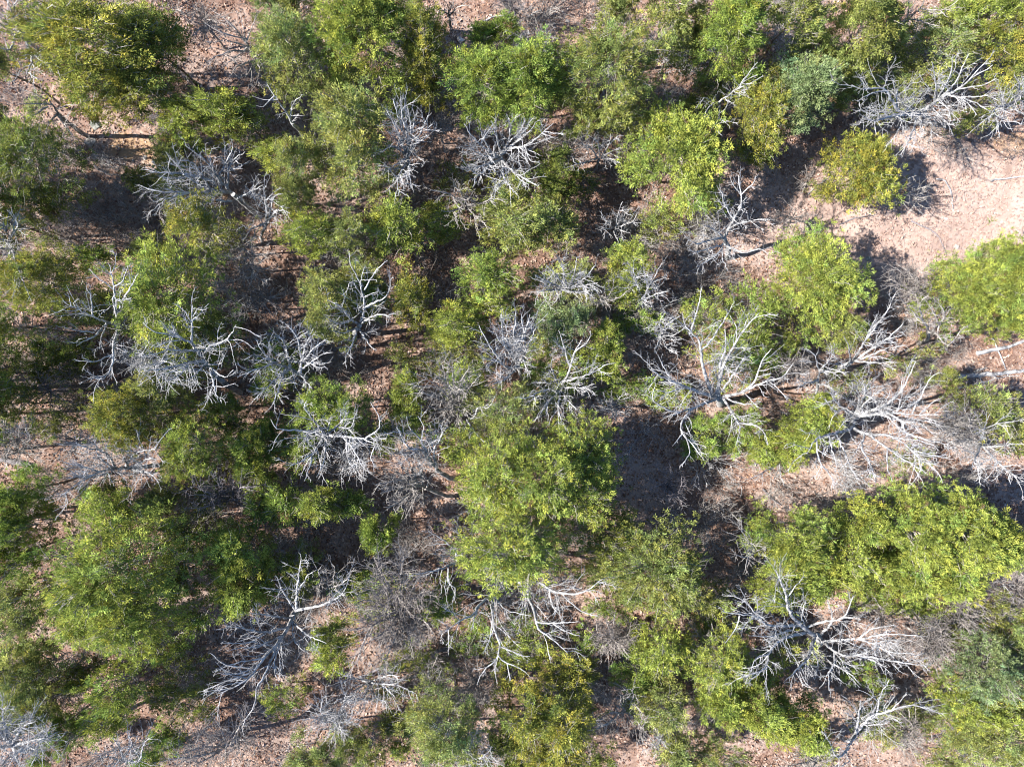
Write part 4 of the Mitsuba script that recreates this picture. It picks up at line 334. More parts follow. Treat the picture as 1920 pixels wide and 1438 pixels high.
    ('twisted white bare tree left of the wide dense right-edge crown', 'w', 0.9, 0.11, 7.5, (24.02, 2.32),(22.21, 2.82, 4.0), [[(22.21, 2.82, 4.0),(21.37, 3.1, 5.19),(19.72, 3.56, 6.97),(19.12, 3.86, 7.43)], [(22.21, 2.82, 4.0),(21.79, 2.52, 5.57),(21.71, 2.95, 5.86),(21.36, 3.61, 7.3)], [(21.79, 2.52, 5.57),(21.47, 1.89, 6.99),(21.84, 2.57, 7.38),(22.11, 2.82, 7.5)], [(21.1, 3.16, 5.51),(19.97, 3.89, 7.16),(20.24, 4.29, 7.45)], [(21.71, 2.95, 5.86),(20.82, 3.67, 6.76),(20.03, 4.13, 7.36)], [(21.75, 2.4, 7.25),(22.02, 2.21, 7.5)], [(21.65, 3.03, 5.96),(21.37, 3.39, 6.87),(20.84, 3.96, 7.3)]], None),
    ('forked white bare tree by the right edge at mid height', 'w', 1.2, 0.13, 7.0, (27.44, -3.62),(25.72, -3.26, 3.0), [[(25.5, -3.34, 3.27),(23.88, -4.08, 5.31),(24.07, -4.38, 5.84),(23.77, -4.69, 6.3)], [(25.6, -3.34, 3.27),(24.73, -4.1, 5.94),(24.81, -4.45, 6.73),(25.06, -5.03, 7.0)], [(25.45, -3.42, 3.49),(25.28, -3.28, 5.01),(25.23, -3.05, 6.12),(25.42, -3.04, 6.74)], [(25.72, -3.26, 3.0),(24.84, -2.48, 4.55),(24.14, -1.57, 6.02)], [(24.75, -2.37, 4.75),(24.8, -2.03, 5.84),(24.97, -1.9, 6.5),(25.3, -1.79, 6.9)], [(23.97, -4.01, 5.16),(23.29, -4.37, 5.94)], [(25.09, -2.69, 4.17),(24.08, -2.26, 5.0)], [(24.74, -4.16, 6.18),(25.1, -4.02, 6.69)], [(24.73, -4.38, 6.58),(24.59, -4.96, 6.92)]], None),
    ('broken white branch standing on the pink patch at right', 'w', 0.6, 0.07, 4.0, (15.06, -4.45),(15.06, -4.45, 2.0), [[(15.06, -4.45, 2.0),(14.96, -3.42, 3.41)], [(15.0, -4.33, 2.18),(14.76, -4.85, 2.81),(14.67, -5.51, 3.69)], [(14.96, -4.49, 2.13),(13.45, -4.85, 3.6),(12.45, -5.18, 4.0)]], None),
    ('contorted bare white tree at left over black shade', 'w', 0.75, 0.17, 9.5, (-22.67, 3.22),(-20.53, 3.02, 5.0), [[(-19.84, 2.87, 5.76),(-20.26, 3.08, 6.45),(-20.08, 3.2, 7.96),(-20.13, 3.44, 8.99),(-20.56, 3.79, 9.49)], [(-20.3, 3.0, 5.25),(-19.2, 3.92, 7.7),(-18.57, 4.53, 8.84),(-18.44, 5.5, 9.5)], [(-18.53, 4.53, 8.84),(-18.01, 4.74, 9.11),(-17.55, 5.34, 9.48)], [(-19.97, 3.15, 5.68),(-20.29, 2.99, 6.4),(-20.08, 2.37, 7.68),(-20.13, 1.78, 9.13)], [(-20.25, 2.9, 5.35),(-19.39, 1.87, 7.37),(-18.7, 0.96, 8.75),(-18.73, 0.21, 9.42),(-19.27, 0.29, 9.47)], [(-18.99, 1.41, 8.15),(-19.33, 1.04, 8.95),(-19.9, 1.03, 9.37)], [(-20.08, 3.2, 7.96),(-19.61, 4.11, 8.9),(-19.64, 4.39, 9.27)], [(-18.68, 4.39, 8.64),(-18.98, 4.8, 9.28),(-19.34, 5.26, 9.5)], [(-20.28, 3.04, 6.42),(-19.97, 2.22, 7.41),(-19.61, 1.66, 8.18)], [(-19.65, 3.51, 6.59),(-18.42, 4.11, 8.19),(-17.09, 5.02, 9.43)], [(-20.13, 3.44, 8.99),(-20.36, 3.32, 9.3),(-20.58, 3.39, 9.46)], [(-19.84, 3.05, 5.76),(-19.03, 3.32, 6.75)], [(-20.11, 2.45, 7.77),(-20.22, 2.46, 8.85),(-20.55, 2.58, 9.38)], [(-19.39, 1.87, 7.37),(-19.36, 2.46, 6.47)], [(-18.77, 0.38, 9.34),(-18.87, 0.13, 9.46)], [(-20.27, 3.57, 9.3),(-20.33, 4.12, 9.48)]], None),
    ('tall leaning bare white tree over the big left-hand cedar', 'w', 0.8, 0.19, 10.5, (-16.15, -0.57),(-16.08, 1.26, 5.0), [[(-15.91, 1.42, 5.6),(-15.48, 1.95, 7.57),(-14.79, 2.68, 9.12),(-14.27, 3.54, 10.26)], [(-15.48, 1.95, 7.57),(-15.57, 2.18, 9.21),(-16.0, 2.35, 10.3),(-16.37, 2.73, 10.5)], [(-14.73, 2.76, 9.25),(-14.72, 3.32, 10.16),(-15.0, 3.53, 10.41)], [(-14.49, 3.04, 9.69),(-14.03, 3.4, 10.09),(-13.78, 3.26, 9.93)], [(-15.82, 1.15, 5.38),(-15.9, 1.01, 7.04),(-15.98, 0.61, 9.7),(-16.26, 0.6, 10.26)], [(-15.91, 1.42, 5.6),(-14.86, 1.8, 7.0),(-13.39, 2.05, 8.69),(-12.42, 2.62, 9.91)], [(-15.73, 1.65, 6.62),(-15.88, 1.53, 9.08),(-16.19, 1.25, 10.09)], [(-15.02, 0.76, 6.62),(-13.57, 0.3, 8.46),(-13.0, 0.63, 8.84)], [(-15.55, 2.12, 8.9),(-15.39, 2.7, 9.91)], [(-15.33, 0.95, 6.11),(-13.99, 1.0, 7.65),(-13.94, 1.51, 7.75)], [(-15.48, 2.07, 8.33),(-15.57, 2.39, 9.71),(-15.68, 2.82, 10.31)], [(-15.57, 1.05, 5.75),(-15.41, 0.31, 7.74),(-15.38, 0.13, 8.35)], [(-14.95, 0.67, 6.81),(-14.1, -0.03, 8.39),(-13.41, -0.76, 9.66)], [(-15.9, 1.01, 7.04),(-15.63, 0.3, 8.72),(-15.77, 0.13, 9.64)]], None),
    ('twiggy bare tree alone on shaded ground left of centre', 'w', 1.6, 0.15, 8.0, (-11.21, -0.04),(-11.95, 0.82, 4.0), [[(-11.95, 0.82, 4.0),(-12.05, 1.05, 5.99),(-12.15, 1.53, 7.25),(-12.33, 2.18, 7.93)], [(-10.75, 0.51, 5.8),(-10.62, 1.4, 6.24),(-10.49, 2.38, 7.54),(-10.89, 2.87, 7.91)], [(-10.92, 0.6, 5.53),(-10.07, 1.88, 7.22),(-9.51, 2.61, 7.95)], [(-12.02, 1.05, 5.8),(-12.49, 0.66, 7.5),(-13.16, 0.31, 8.0)], [(-11.86, 0.72, 4.27),(-11.92, 0.14, 6.37),(-12.15, -0.55, 7.74)], [(-10.72, 0.41, 5.89),(-9.78, -0.21, 7.29)], [(-10.78, 0.69, 5.69),(-9.29, 1.35, 7.53),(-8.57, 1.5, 7.96)], [(-11.77, 0.81, 4.27),(-11.25, 1.9, 6.78),(-11.45, 2.54, 7.78)], [(-11.95, 0.71, 4.58),(-11.55, -0.39, 6.95),(-11.54, -0.98, 7.74)], [(-11.58, 0.71, 4.58),(-10.79, -0.21, 6.55)], [(-10.6, 1.05, 5.99),(-9.67, 1.7, 7.38),(-8.91, 2.1, 7.96)], [(-12.06, 1.21, 6.46),(-12.51, 1.34, 7.69),(-12.85, 1.07, 7.92)]], None),
    ('tangled white bare tree over fresh green foliage, left of centre', 'w', 1.1, 0.16, 8.5, (-10.26, -3.2),(-9.86, -2.8, 4.0), [[(-9.85, -2.68, 4.37),(-10.38, -2.29, 7.33),(-11.07, -2.14, 8.4),(-11.37, -1.71, 8.5)], [(-9.89, -2.66, 4.59),(-9.87, -1.81, 6.67),(-9.97, -1.15, 7.85),(-9.81, -0.8, 8.1)], [(-9.9, -2.81, 4.54),(-9.87, -3.4, 6.67),(-10.19, -3.78, 7.98),(-10.65, -3.9, 8.41)], [(-9.87, -3.4, 6.67),(-9.74, -3.98, 7.76),(-9.81, -4.58, 8.4)], [(-9.79, -2.69, 4.27),(-8.79, -2.11, 6.0),(-8.01, -1.42, 7.43)], [(-9.69, -2.78, 4.27),(-8.64, -2.66, 5.91),(-7.05, -2.68, 7.9),(-6.36, -2.9, 8.41)], [(-6.45, -2.9, 8.36),(-6.71, -3.49, 8.33),(-6.42, -3.98, 8.5)], [(-7.05, -2.68, 7.9),(-6.27, -2.05, 8.44),(-6.34, -1.46, 8.47),(-6.68, -0.87, 8.47)], [(-8.64, -2.66, 5.91),(-7.67, -3.24, 7.43),(-7.04, -4.0, 8.34)], [(-9.85, -2.87, 4.37),(-9.25, -3.8, 7.01),(-9.29, -4.45, 8.13)], [(-8.83, -2.21, 5.87),(-7.94, -2.14, 6.98),(-7.47, -1.32, 7.92)], [(-8.23, -2.7, 6.49),(-8.06, -3.52, 7.23),(-7.61, -4.03, 8.06)], [(-9.72, -2.57, 4.53),(-9.02, -1.64, 6.52)]], None),
    ('long low sweep of bare white boughs at left, above the giant', 'w', 1.7, 0.14, 9.0, (-20.15, -4.72),(-20.7, -4.51, 4.0), [[(-20.7, -4.51, 4.0),(-20.39, -4.34, 6.23),(-20.31, -4.48, 7.86),(-20.67, -5.0, 8.92),(-20.96, -5.24, 9.0)], [(-20.52, -4.37, 5.19),(-20.11, -3.48, 6.72),(-20.16, -3.09, 8.12),(-20.37, -2.78, 8.74)], [(-20.7, -4.51, 4.0),(-18.96, -3.53, 6.22),(-17.03, -3.11, 7.92)], [(-19.79, -4.49, 4.99),(-17.86, -4.42, 6.97),(-16.98, -4.74, 7.86)], [(-20.33, -4.34, 6.95),(-20.45, -3.91, 8.33),(-20.98, -3.59, 8.97)], [(-20.37, -4.42, 6.25),(-19.86, -5.1, 6.52)], [(-20.22, -4.35, 4.55),(-19.66, -3.35, 6.25)], [(-20.3, -4.43, 7.59),(-20.49, -4.39, 8.54),(-20.78, -4.43, 8.89)], [(-19.38, -4.25, 5.42),(-17.98, -3.73, 6.91),(-17.03, -3.64, 7.74)], [(-20.33, -4.53, 8.11),(-20.32, -5.12, 8.69)], [(-20.49, -4.35, 5.41),(-20.23, -3.62, 7.12),(-19.87, -2.66, 8.17)]], None),
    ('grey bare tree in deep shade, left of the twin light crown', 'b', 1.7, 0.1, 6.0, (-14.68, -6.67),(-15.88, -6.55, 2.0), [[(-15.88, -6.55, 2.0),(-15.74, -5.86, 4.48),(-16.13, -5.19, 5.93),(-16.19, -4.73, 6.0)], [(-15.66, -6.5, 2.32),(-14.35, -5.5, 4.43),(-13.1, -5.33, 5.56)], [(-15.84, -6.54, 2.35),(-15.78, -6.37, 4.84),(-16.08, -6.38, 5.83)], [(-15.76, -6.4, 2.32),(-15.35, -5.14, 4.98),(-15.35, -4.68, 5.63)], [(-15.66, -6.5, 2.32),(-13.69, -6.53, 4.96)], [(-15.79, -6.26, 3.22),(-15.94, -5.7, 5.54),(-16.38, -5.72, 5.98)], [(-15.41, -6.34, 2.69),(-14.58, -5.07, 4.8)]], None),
    ('pale brush on the left edge beside the cut log', 'w', 1.4, 0.09, 7.0, (-27.11, -3.65),(-27.11, -3.65, 3.0), [[(-27.11, -3.65, 3.0),(-25.78, -3.06, 5.44),(-25.35, -2.77, 6.8)], [(-26.66, -3.61, 3.51),(-24.12, -2.8, 6.4),(-23.94, -2.42, 6.8)], [(-26.75, -3.7, 3.51),(-25.62, -3.74, 5.92),(-25.06, -4.25, 6.96)], [(-27.11, -3.65, 3.0),(-25.02, -2.64, 6.14),(-24.78, -2.14, 6.98)], [(-26.52, -3.68, 3.72),(-23.94, -3.51, 6.4)], [(-26.85, -3.61, 3.51),(-25.58, -3.34, 6.36),(-25.64, -3.19, 7.0)]], None),
    ('faint grey twigs in black shade at left', 'b', 1.5, 0.06, 6.0, (-25.25, -0.43),(-25.25, -0.43, 3.0), [], (-24.18, -0.41, 4.8, 1.12, 8)),
    ('pale wispy brush on the bright ground at left', 'w', 1.6, 0.06, 5.0, (-24.4, -3.25),(-24.4, -3.25, 2.0), [], (-23.27, -3.18, 4.0, 1.14, 8)),
    ('white candelabra bare tree left of centre', 'w', 0.95, 0.16, 8.0, (-9.29, 2.8),(-8.23, 3.14, 3.5), [[(-8.13, 3.22, 3.74),(-7.52, 4.05, 5.77),(-7.4, 4.93, 7.2),(-7.09, 5.62, 7.81)], [(-8.23, 3.22, 3.74),(-8.42, 3.33, 4.6),(-8.62, 3.83, 6.09),(-9.07, 4.07, 7.12)], [(-7.63, 3.9, 5.44),(-6.43, 4.2, 6.74),(-5.97, 4.56, 7.37),(-5.82, 5.11, 7.77)], [(-7.5, 4.34, 6.31),(-7.82, 4.93, 7.24),(-8.28, 4.46, 6.78)], [(-8.13, 3.22, 3.74),(-6.91, 3.52, 5.61),(-6.02, 3.33, 6.58)], [(-8.26, 2.91, 4.03),(-8.17, 1.96, 5.71),(-8.28, 1.29, 6.78)], [(-8.22, 2.91, 3.97),(-7.25, 1.96, 5.77),(-6.76, 1.66, 6.42)], [(-7.3, 4.63, 6.81),(-6.5, 5.45, 7.78),(-5.95, 5.93, 7.99)], [(-8.42, 3.33, 4.6),(-8.87, 3.04, 5.81),(-9.24, 3.31, 6.81)], [(-8.47, 3.7, 5.56),(-9.06, 3.43, 6.5)], [(-7.39, 4.78, 7.01),(-7.69, 5.61, 7.82),(-7.82, 6.27, 8.0)], [(-8.23, 3.03, 3.74),(-8.62, 2.63, 5.31),(-9.02, 2.65, 6.27)]], None),
    ('candle-fan bare tree with upright stems just right of centre', 'w', 1.4, 0.15, 7.5, (0.59, 0.27),(0.31, 1.03, 3.0), [[(0.31, 1.12, 3.28),(0.38, 1.97, 5.63),(0.71, 2.76, 7.08),(0.88, 3.34, 7.48)], [(0.26, 1.12, 3.32),(-0.17, 1.96, 5.82),(-0.25, 2.6, 6.92),(-0.42, 3.0, 7.34)], [(0.3, 1.21, 3.56),(0.1, 2.37, 6.46),(0.19, 3.51, 7.49)], [(0.4, 1.12, 3.4),(0.83, 1.95, 5.89),(1.23, 2.83, 7.3)], [(0.26, 0.93, 3.32),(-0.17, 0.81, 4.42),(-0.8, 1.14, 5.83),(-1.56, 1.28, 7.06)], [(-0.54, 1.07, 5.24),(-1.13, 1.9, 6.86),(-1.63, 2.82, 7.5)], [(0.39, 1.47, 4.35),(0.55, 2.45, 6.61),(0.45, 3.34, 7.46)], [(0.31, 0.93, 3.28),(-0.35, 0.24, 5.55),(-1.05, -0.04, 6.77)], [(0.01, 1.63, 4.93),(-0.61, 2.1, 6.49),(-0.86, 2.74, 7.31)], [(0.4, 1.12, 3.4),(1.11, 1.43, 5.49)], [(0.26, 1.12, 3.32),(-0.43, 2.11, 6.33),(-0.51, 3.42, 7.5)]], None),
    ('star-shaped white bare tree right below centre', 'w', 1.2, 0.15, 7.0, (2.54, -0.78),(2.6, -0.24, 3.0), [[(2.64, -0.14, 3.24),(2.98, 0.61, 4.98),(3.14, 1.57, 6.35),(3.45, 2.16, 6.86)], [(2.95, 0.15, 4.21),(3.97, 0.5, 6.11),(4.68, 0.93, 6.85),(5.1, 1.02, 6.99)], [(2.55, -0.23, 3.11),(1.5, -0.41, 5.0),(0.73, -0.76, 6.13),(0.37, -0.66, 6.46)], [(2.64, -0.33, 3.24),(1.86, -1.06, 5.06),(1.73, -1.66, 5.94)], [(2.67, -0.43, 3.48),(3.07, -1.06, 5.06),(3.37, -1.4, 5.83)], [(2.54, -0.14, 3.24),(2.03, 0.88, 5.32),(2.09, 1.41, 6.01)], [(3.0, 0.79, 5.28),(2.49, 2.09, 6.67),(2.3, 2.6, 6.94)], [(2.64, -0.33, 3.24),(2.41, -1.33, 5.2),(2.61, -2.09, 6.29)], [(2.73, -0.23, 3.32),(3.52, -0.22, 5.12),(4.14, -0.04, 6.14)], [(2.49, -0.23, 3.22),(1.49, 0.24, 5.14)], [(2.54, -0.33, 3.24),(1.56, -1.31, 5.65),(1.36, -1.74, 6.24)], [(3.14, 1.57, 6.35),(3.79, 2.16, 6.93),(3.87, 2.59, 7.0)]], None),
    ('grey-white spray of fine boughs left of centre', 'w', 1.7, 0.1, 7.0, (-2.82, -1.94),(-3.0, -1.38, 2.5), [[(-3.04, -1.32, 2.71),(-2.97, 0.14, 5.94),(-2.97, 1.19, 6.96)], [(-3.04, -1.32, 2.71),(-3.62, -0.31, 5.71),(-4.3, 0.32, 6.88),(-4.72, 0.49, 7.0)], [(-2.94, -1.32, 2.71),(-2.18, -0.22, 5.55),(-1.49, 0.49, 6.78)], [(-3.11, -1.41, 2.95),(-3.85, -1.33, 5.25),(-4.29, -1.11, 6.19)], [(-3.04, -1.42, 2.71),(-3.66, -1.96, 5.36),(-4.03, -2.1, 6.16)], [(-3.04, -1.32, 2.71),(-3.31, 0.14, 6.09),(-3.5, 1.1, 6.97)], [(-2.94, -1.32, 2.71),(-2.63, -0.04, 5.61),(-2.1, 0.84, 6.82)], [(-3.11, -1.31, 2.95),(-3.97, -0.67, 5.83),(-4.58, -0.39, 6.76)], [(-2.94, -1.42, 2.71),(-2.85, -2.26, 5.06)]], None),
    ('kinked white limb crossing the thin pale crown near centre', 'w', 0.6, 0.09, 6.0, (-2.52, -1.7),(-2.52, -1.7, 3.0), [[(-2.52, -1.7, 3.0),(-2.07, -1.84, 4.25),(-1.75, -1.24, 5.02),(-1.17, -1.22, 5.77),(-0.89, -0.67, 6.0)], [(-2.52, -1.7, 3.0),(-2.81, -1.36, 4.38)], [(-2.42, -1.95, 3.89),(-2.02, -2.34, 5.17),(-1.43, -3.01, 6.0)]], None),
    ('wavy bare white limbs left of the huge middle crown', 'w', 0.9, 0.16, 8.0, (-3.35, -5.62),(-4.04, -4.72, 3.5), [[(-4.02, -4.65, 3.63),(-4.52, -3.33, 6.48),(-5.04, -3.17, 7.21),(-5.52, -2.08, 7.99)], [(-4.24, -4.01, 5.08),(-4.44, -2.74, 7.14),(-4.28, -2.1, 7.69),(-4.5, -1.57, 7.98)], [(-4.04, -4.52, 3.9),(-3.95, -3.37, 6.01),(-3.49, -2.66, 7.02),(-3.43, -2.1, 7.61)], [(-5.04, -3.17, 7.21),(-5.43, -3.32, 7.52)], [(-4.45, -2.84, 7.04),(-4.94, -2.09, 7.88),(-5.01, -1.57, 8.0)]], None),
    ('feathery white bare fan pointing left, below centre left', 'w', 1.9, 0.12, 7.0, (-3.35, -6.67),(-4.77, -5.75, 3.0), [[(-4.76, -5.69, 3.13),(-5.19, -5.05, 4.91),(-5.65, -3.84, 6.68),(-6.12, -3.28, 7.0)], [(-4.96, -5.49, 3.84),(-5.9, -5.32, 6.25),(-6.49, -5.4, 6.89)], [(-5.09, -5.53, 4.23),(-5.85, -6.08, 6.5),(-6.32, -6.1, 6.9)], [(-5.13, -5.13, 4.69),(-5.85, -4.39, 6.5),(-6.31, -4.17, 6.92)], [(-4.83, -5.66, 3.29),(-4.72, -4.22, 5.69),(-4.92, -3.21, 6.81)], [(-4.9, -5.72, 3.53),(-5.29, -6.07, 5.51),(-5.44, -6.39, 6.28)], [(-4.96, -5.49, 3.84),(-5.74, -4.89, 6.08),(-6.57, -4.95, 6.93)], [(-4.64, -5.66, 3.29),(-4.26, -4.78, 4.86),(-3.84, -4.62, 5.39)], [(-4.83, -5.76, 3.29),(-4.6, -6.32, 5.14)], [(-5.01, -5.35, 4.16),(-5.19, -4.08, 6.15),(-5.52, -3.29, 6.91)]], None),
    ('fan-shaped bare tree on pink ground above centre', 'w', 1.5, 0.1, 6.5, (3.17, 4.74),(3.02, 5.09, 3.0), [[(3.03, 5.11, 3.17),(2.67, 5.64, 5.42),(2.42, 6.21, 6.39)], [(3.03, 5.11, 3.17),(1.93, 5.16, 5.61),(1.17, 5.39, 6.47)], [(3.11, 5.08, 3.41),(3.72, 5.39, 5.89),(4.19, 5.92, 6.5)], [(3.03, 5.02, 3.17),(3.54, 4.74, 4.95),(4.14, 4.72, 6.18)], [(2.98, 5.11, 3.19),(2.19, 5.59, 5.75),(1.71, 5.93, 6.43)], [(3.07, 5.1, 3.27),(3.2, 5.69, 5.69),(3.22, 6.28, 6.45)], [(2.98, 5.11, 3.19),(2.04, 4.84, 5.26),(1.26, 4.61, 6.32)], [(3.09, 5.15, 3.59),(3.9, 5.03, 5.89),(4.3, 5.05, 6.38)]], None),
    ('slanting bare white sapling beside the light crown above centre', 'w', 1.4, 0.09, 7.0, (7.01, 4.01),(7.15, 4.65, 3.0), [[(7.15, 4.65, 3.0),(7.09, 5.13, 5.79),(7.38, 5.92, 7.0)], [(7.15, 4.65, 3.0),(6.23, 5.28, 6.05),(5.99, 5.85, 6.92)], [(6.96, 4.49, 3.48),(7.48, 4.61, 5.63),(7.82, 4.58, 6.59)], [(7.1, 4.9, 4.78),(6.57, 5.63, 6.65)], [(7.09, 5.13, 5.79),(7.6, 5.25, 6.8)], [(6.94, 4.43, 3.61),(7.22, 3.94, 5.09)]], None),
    ('wispy bare sapling left of the slanting one', 'w', 1.2, 0.07, 6.0, (5.17, 3.85),(5.05, 4.45, 3.0), [[(5.05, 4.45, 3.0),(5.13, 4.81, 5.49),(5.15, 5.28, 6.0)], [(5.05, 4.45, 3.0),(4.33, 4.74, 5.34),(3.9, 4.84, 5.91)], [(5.03, 4.5, 3.46),(5.55, 4.41, 5.74),(5.78, 4.65, 6.0)], [(4.97, 4.43, 3.21),(4.74, 5.05, 5.75)], [(4.94, 4.3, 3.46),(4.05, 4.19, 5.34)]], None),
    ("small white bare tree left of the candelabra's top", 'w', 1.4, 0.08, 6.0, (8.22, 2.6),(8.22, 2.6, 3.0), [[(8.22, 2.6, 3.0),(7.98, 3.02, 5.01),(8.49, 3.39, 6.0)], [(8.22, 2.6, 3.0),(7.24, 2.65, 5.01),(6.94, 2.88, 5.6)], [(8.14, 2.47, 3.39),(8.01, 1.8, 5.29),(8.49, 1.41, 6.0)], [(8.08, 2.47, 3.43),(7.32, 1.7, 5.52)], [(8.14, 2.67, 3.39),(7.63, 3.17, 5.37),(7.77, 3.66, 5.99)], [(8.23, 2.57, 3.39),(8.45, 2.53, 5.37),(8.76, 2.85, 5.99)]], None),
    ('low whitish brush left of the dark shadow, right of centre', 'w', 1.6, 0.06, 4.0, (5.7, -1.46),(5.7, -1.46, 1.5), [], (5.46, -1.4, 3.2, 1.17, 9)),
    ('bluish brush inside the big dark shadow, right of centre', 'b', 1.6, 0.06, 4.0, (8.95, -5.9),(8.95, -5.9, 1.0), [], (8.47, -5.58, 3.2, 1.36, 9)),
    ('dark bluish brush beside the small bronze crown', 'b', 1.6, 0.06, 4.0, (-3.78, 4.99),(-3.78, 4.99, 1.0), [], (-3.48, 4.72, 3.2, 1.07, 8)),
    ('sprawling bare white tree with sweeping boughs, lower left of centre', 'w', 0.8, 0.26, 8.5, (-11.94, -12.26),(-11.91, -12.69, 3.5), [[(-11.46, -12.08, 4.2),(-10.89, -10.26, 5.92),(-10.29, -8.56, 7.33),(-10.3, -8.15, 7.6)], [(-11.52, -12.09, 4.17),(-11.71, -10.36, 5.9),(-11.73, -9.52, 6.68)], [(-10.91, -10.51, 5.71),(-10.01, -9.4, 6.8),(-9.58, -9.14, 7.1)], [(-11.38, -12.0, 4.3),(-9.74, -11.28, 5.84),(-8.38, -10.36, 7.11),(-7.86, -9.41, 7.7)], [(-11.91, -12.69, 3.5),(-12.4, -12.12, 4.93),(-13.1, -11.42, 6.54)], [(-11.86, -12.9, 4.3),(-12.62, -12.63, 5.88),(-13.3, -12.08, 6.95),(-13.89, -11.66, 7.66)], [(-11.91, -12.69, 3.5),(-11.86, -12.9, 4.3),(-11.97, -13.24, 5.68),(-12.27, -13.59, 6.89),(-12.75, -14.2, 7.97),(-13.9, -14.66, 8.48)], [(-11.97, -13.24, 5.68),(-11.97, -13.98, 7.24),(-12.22, -14.6, 8.02),(-12.18, -15.22, 8.35),(-12.63, -15.91, 8.5)], [(-11.92, -13.04, 4.97),(-11.75, -13.86, 6.88),(-11.26, -14.45, 7.56)], [(-11.82, -12.78, 3.8),(-11.13, -13.33, 5.45),(-10.14, -13.53, 6.36)], [(-11.77, -12.78, 3.81),(-10.65, -12.96, 5.19),(-9.3, -12.95, 6.48)], [(-12.54, -13.92, 7.6),(-13.63, -14.14, 8.32),(-14.56, -14.48, 8.5)], [(-12.27, -13.59, 6.89),(-13.25, -13.43, 7.76),(-14.12, -13.62, 8.34)], [(-12.72, -13.76, 7.58),(-13.72, -13.39, 8.09),(-14.34, -12.73, 8.23)], [(-12.6, -12.7, 5.94),(-13.04, -12.78, 6.95),(-13.9, -12.45, 7.85)], [(-10.73, -10.02, 6.16),(-11.18, -9.33, 6.73)], [(-11.95, -13.88, 7.06),(-11.53, -13.99, 6.99)], [(-11.85, -13.06, 4.91),(-12.64, -13.08, 6.6),(-13.55, -12.78, 7.65)], [(-13.19, -12.14, 6.78),(-13.66, -11.58, 7.38)], [(-13.3, -14.4, 8.3),(-13.98, -14.82, 8.49)]], None),
    ('small bare tree in blue shade right of the sprawling one', 'w', 0.8, 0.08, 7.0, (-9.92, -11.09),(-9.92, -11.09, 3.0), [[(-9.92, -11.09, 3.0),(-9.83, -10.2, 5.49),(-9.94, -10.3, 6.43)], [(-9.92, -11.09, 3.0),(-8.92, -9.37, 6.23),(-8.95, -8.86, 6.83)], [(-9.8, -11.06, 3.47),(-8.58, -10.13, 5.76),(-7.76, -9.08, 7.0)], [(-9.9, -10.96, 3.47),(-9.69, -9.51, 6.37),(-9.39, -8.95, 6.83)], [(-9.41, -10.93, 4.26),(-8.34, -10.67, 6.39)]], None),
    ('thick bare white tree in the bottom left corner', 'w', 1.3, 0.19, 9.0, (-27.66, -21.45),(-26.65, -19.38, 4.0), [[(-26.65, -19.38, 4.0),(-24.75, -16.83, 7.64),(-24.43, -15.94, 8.77)], [(-26.27, -19.04, 4.48),(-23.45, -17.38, 7.4),(-21.47, -16.43, 8.97)], [(-26.1, -18.75, 4.86),(-23.43, -16.44, 7.92),(-22.22, -15.75, 8.83)], [(-26.27, -19.23, 4.48),(-24.34, -18.55, 6.99),(-23.2, -18.3, 8.26)], [(-26.37, -19.04, 4.48),(-24.02, -15.95, 8.41),(-23.68, -15.01, 9.0)], [(-26.35, -19.05, 4.63),(-25.17, -17.78, 7.3),(-24.73, -17.66, 8.37)], [(-25.33, -18.88, 5.69),(-24.8, -18.44, 7.2),(-24.2, -18.23, 8.4)], [(-24.9, -18.22, 5.92),(-22.76, -17.57, 8.03),(-22.74, -18.02, 8.32)]], None),
    ('bare white tree on the bottom edge below the gold-cornered cedar', 'w', 1.1, 0.1, 7.0, (-22.08, -22.17),(-21.25, -20.57, 3.0), [[(-21.02, -20.35, 3.59),(-20.35, -19.05, 5.0),(-19.83, -17.7, 6.59)], [(-21.02, -20.35, 3.59),(-20.42, -18.81, 6.17),(-20.57, -18.56, 6.98)], [(-20.83, -20.35, 3.59),(-19.03, -19.22, 5.73),(-18.43, -18.08, 6.54),(-17.84, -17.41, 7.0)], [(-21.12, -20.35, 3.42),(-19.18, -18.11, 6.13),(-19.07, -17.48, 6.67)], [(-21.02, -20.44, 3.42),(-20.36, -19.72, 5.48)], [(-20.35, -19.05, 5.0),(-20.31, -18.51, 6.05)]], None),
    ('greyish brush of fine twigs at the bottom, below the sprawling tree', 'g', 2.0, 0.12, 7.0, (-15.84, -20.47),(-15.68, -19.89, 3.0), [[(-15.66, -19.83, 3.29),(-15.73, -19.44, 4.96),(-16.06, -19.19, 6.29)], [(-15.47, -19.64, 3.29),(-15.65, -18.45, 4.71),(-15.95, -17.86, 5.73)], [(-15.6, -19.88, 3.21),(-14.94, -19.88, 4.83)], [(-15.7, -19.78, 3.21),(-15.99, -18.75, 5.42),(-16.58, -18.44, 6.7)], [(-15.3, -19.56, 3.46),(-14.12, -18.59, 4.81),(-13.85, -18.67, 5.01)], [(-15.68, -19.89, 3.0),(-15.2, -17.99, 4.9),(-15.17, -16.99, 5.84)], [(-15.1, -19.32, 3.73),(-13.96, -17.53, 5.47),(-12.93, -16.31, 6.54)], [(-15.68, -19.71, 3.73),(-15.95, -19.06, 5.52),(-17.32, -18.55, 7.0)]], None),
    ('cloud of pale twigs at bottom left of centre', 'w', 1.8, 0.08, 6.0, (-9.77, -18.59),(-9.77, -18.59, 2.0), [], (-9.18, -17.2, 4.8, 1.4, 10)),
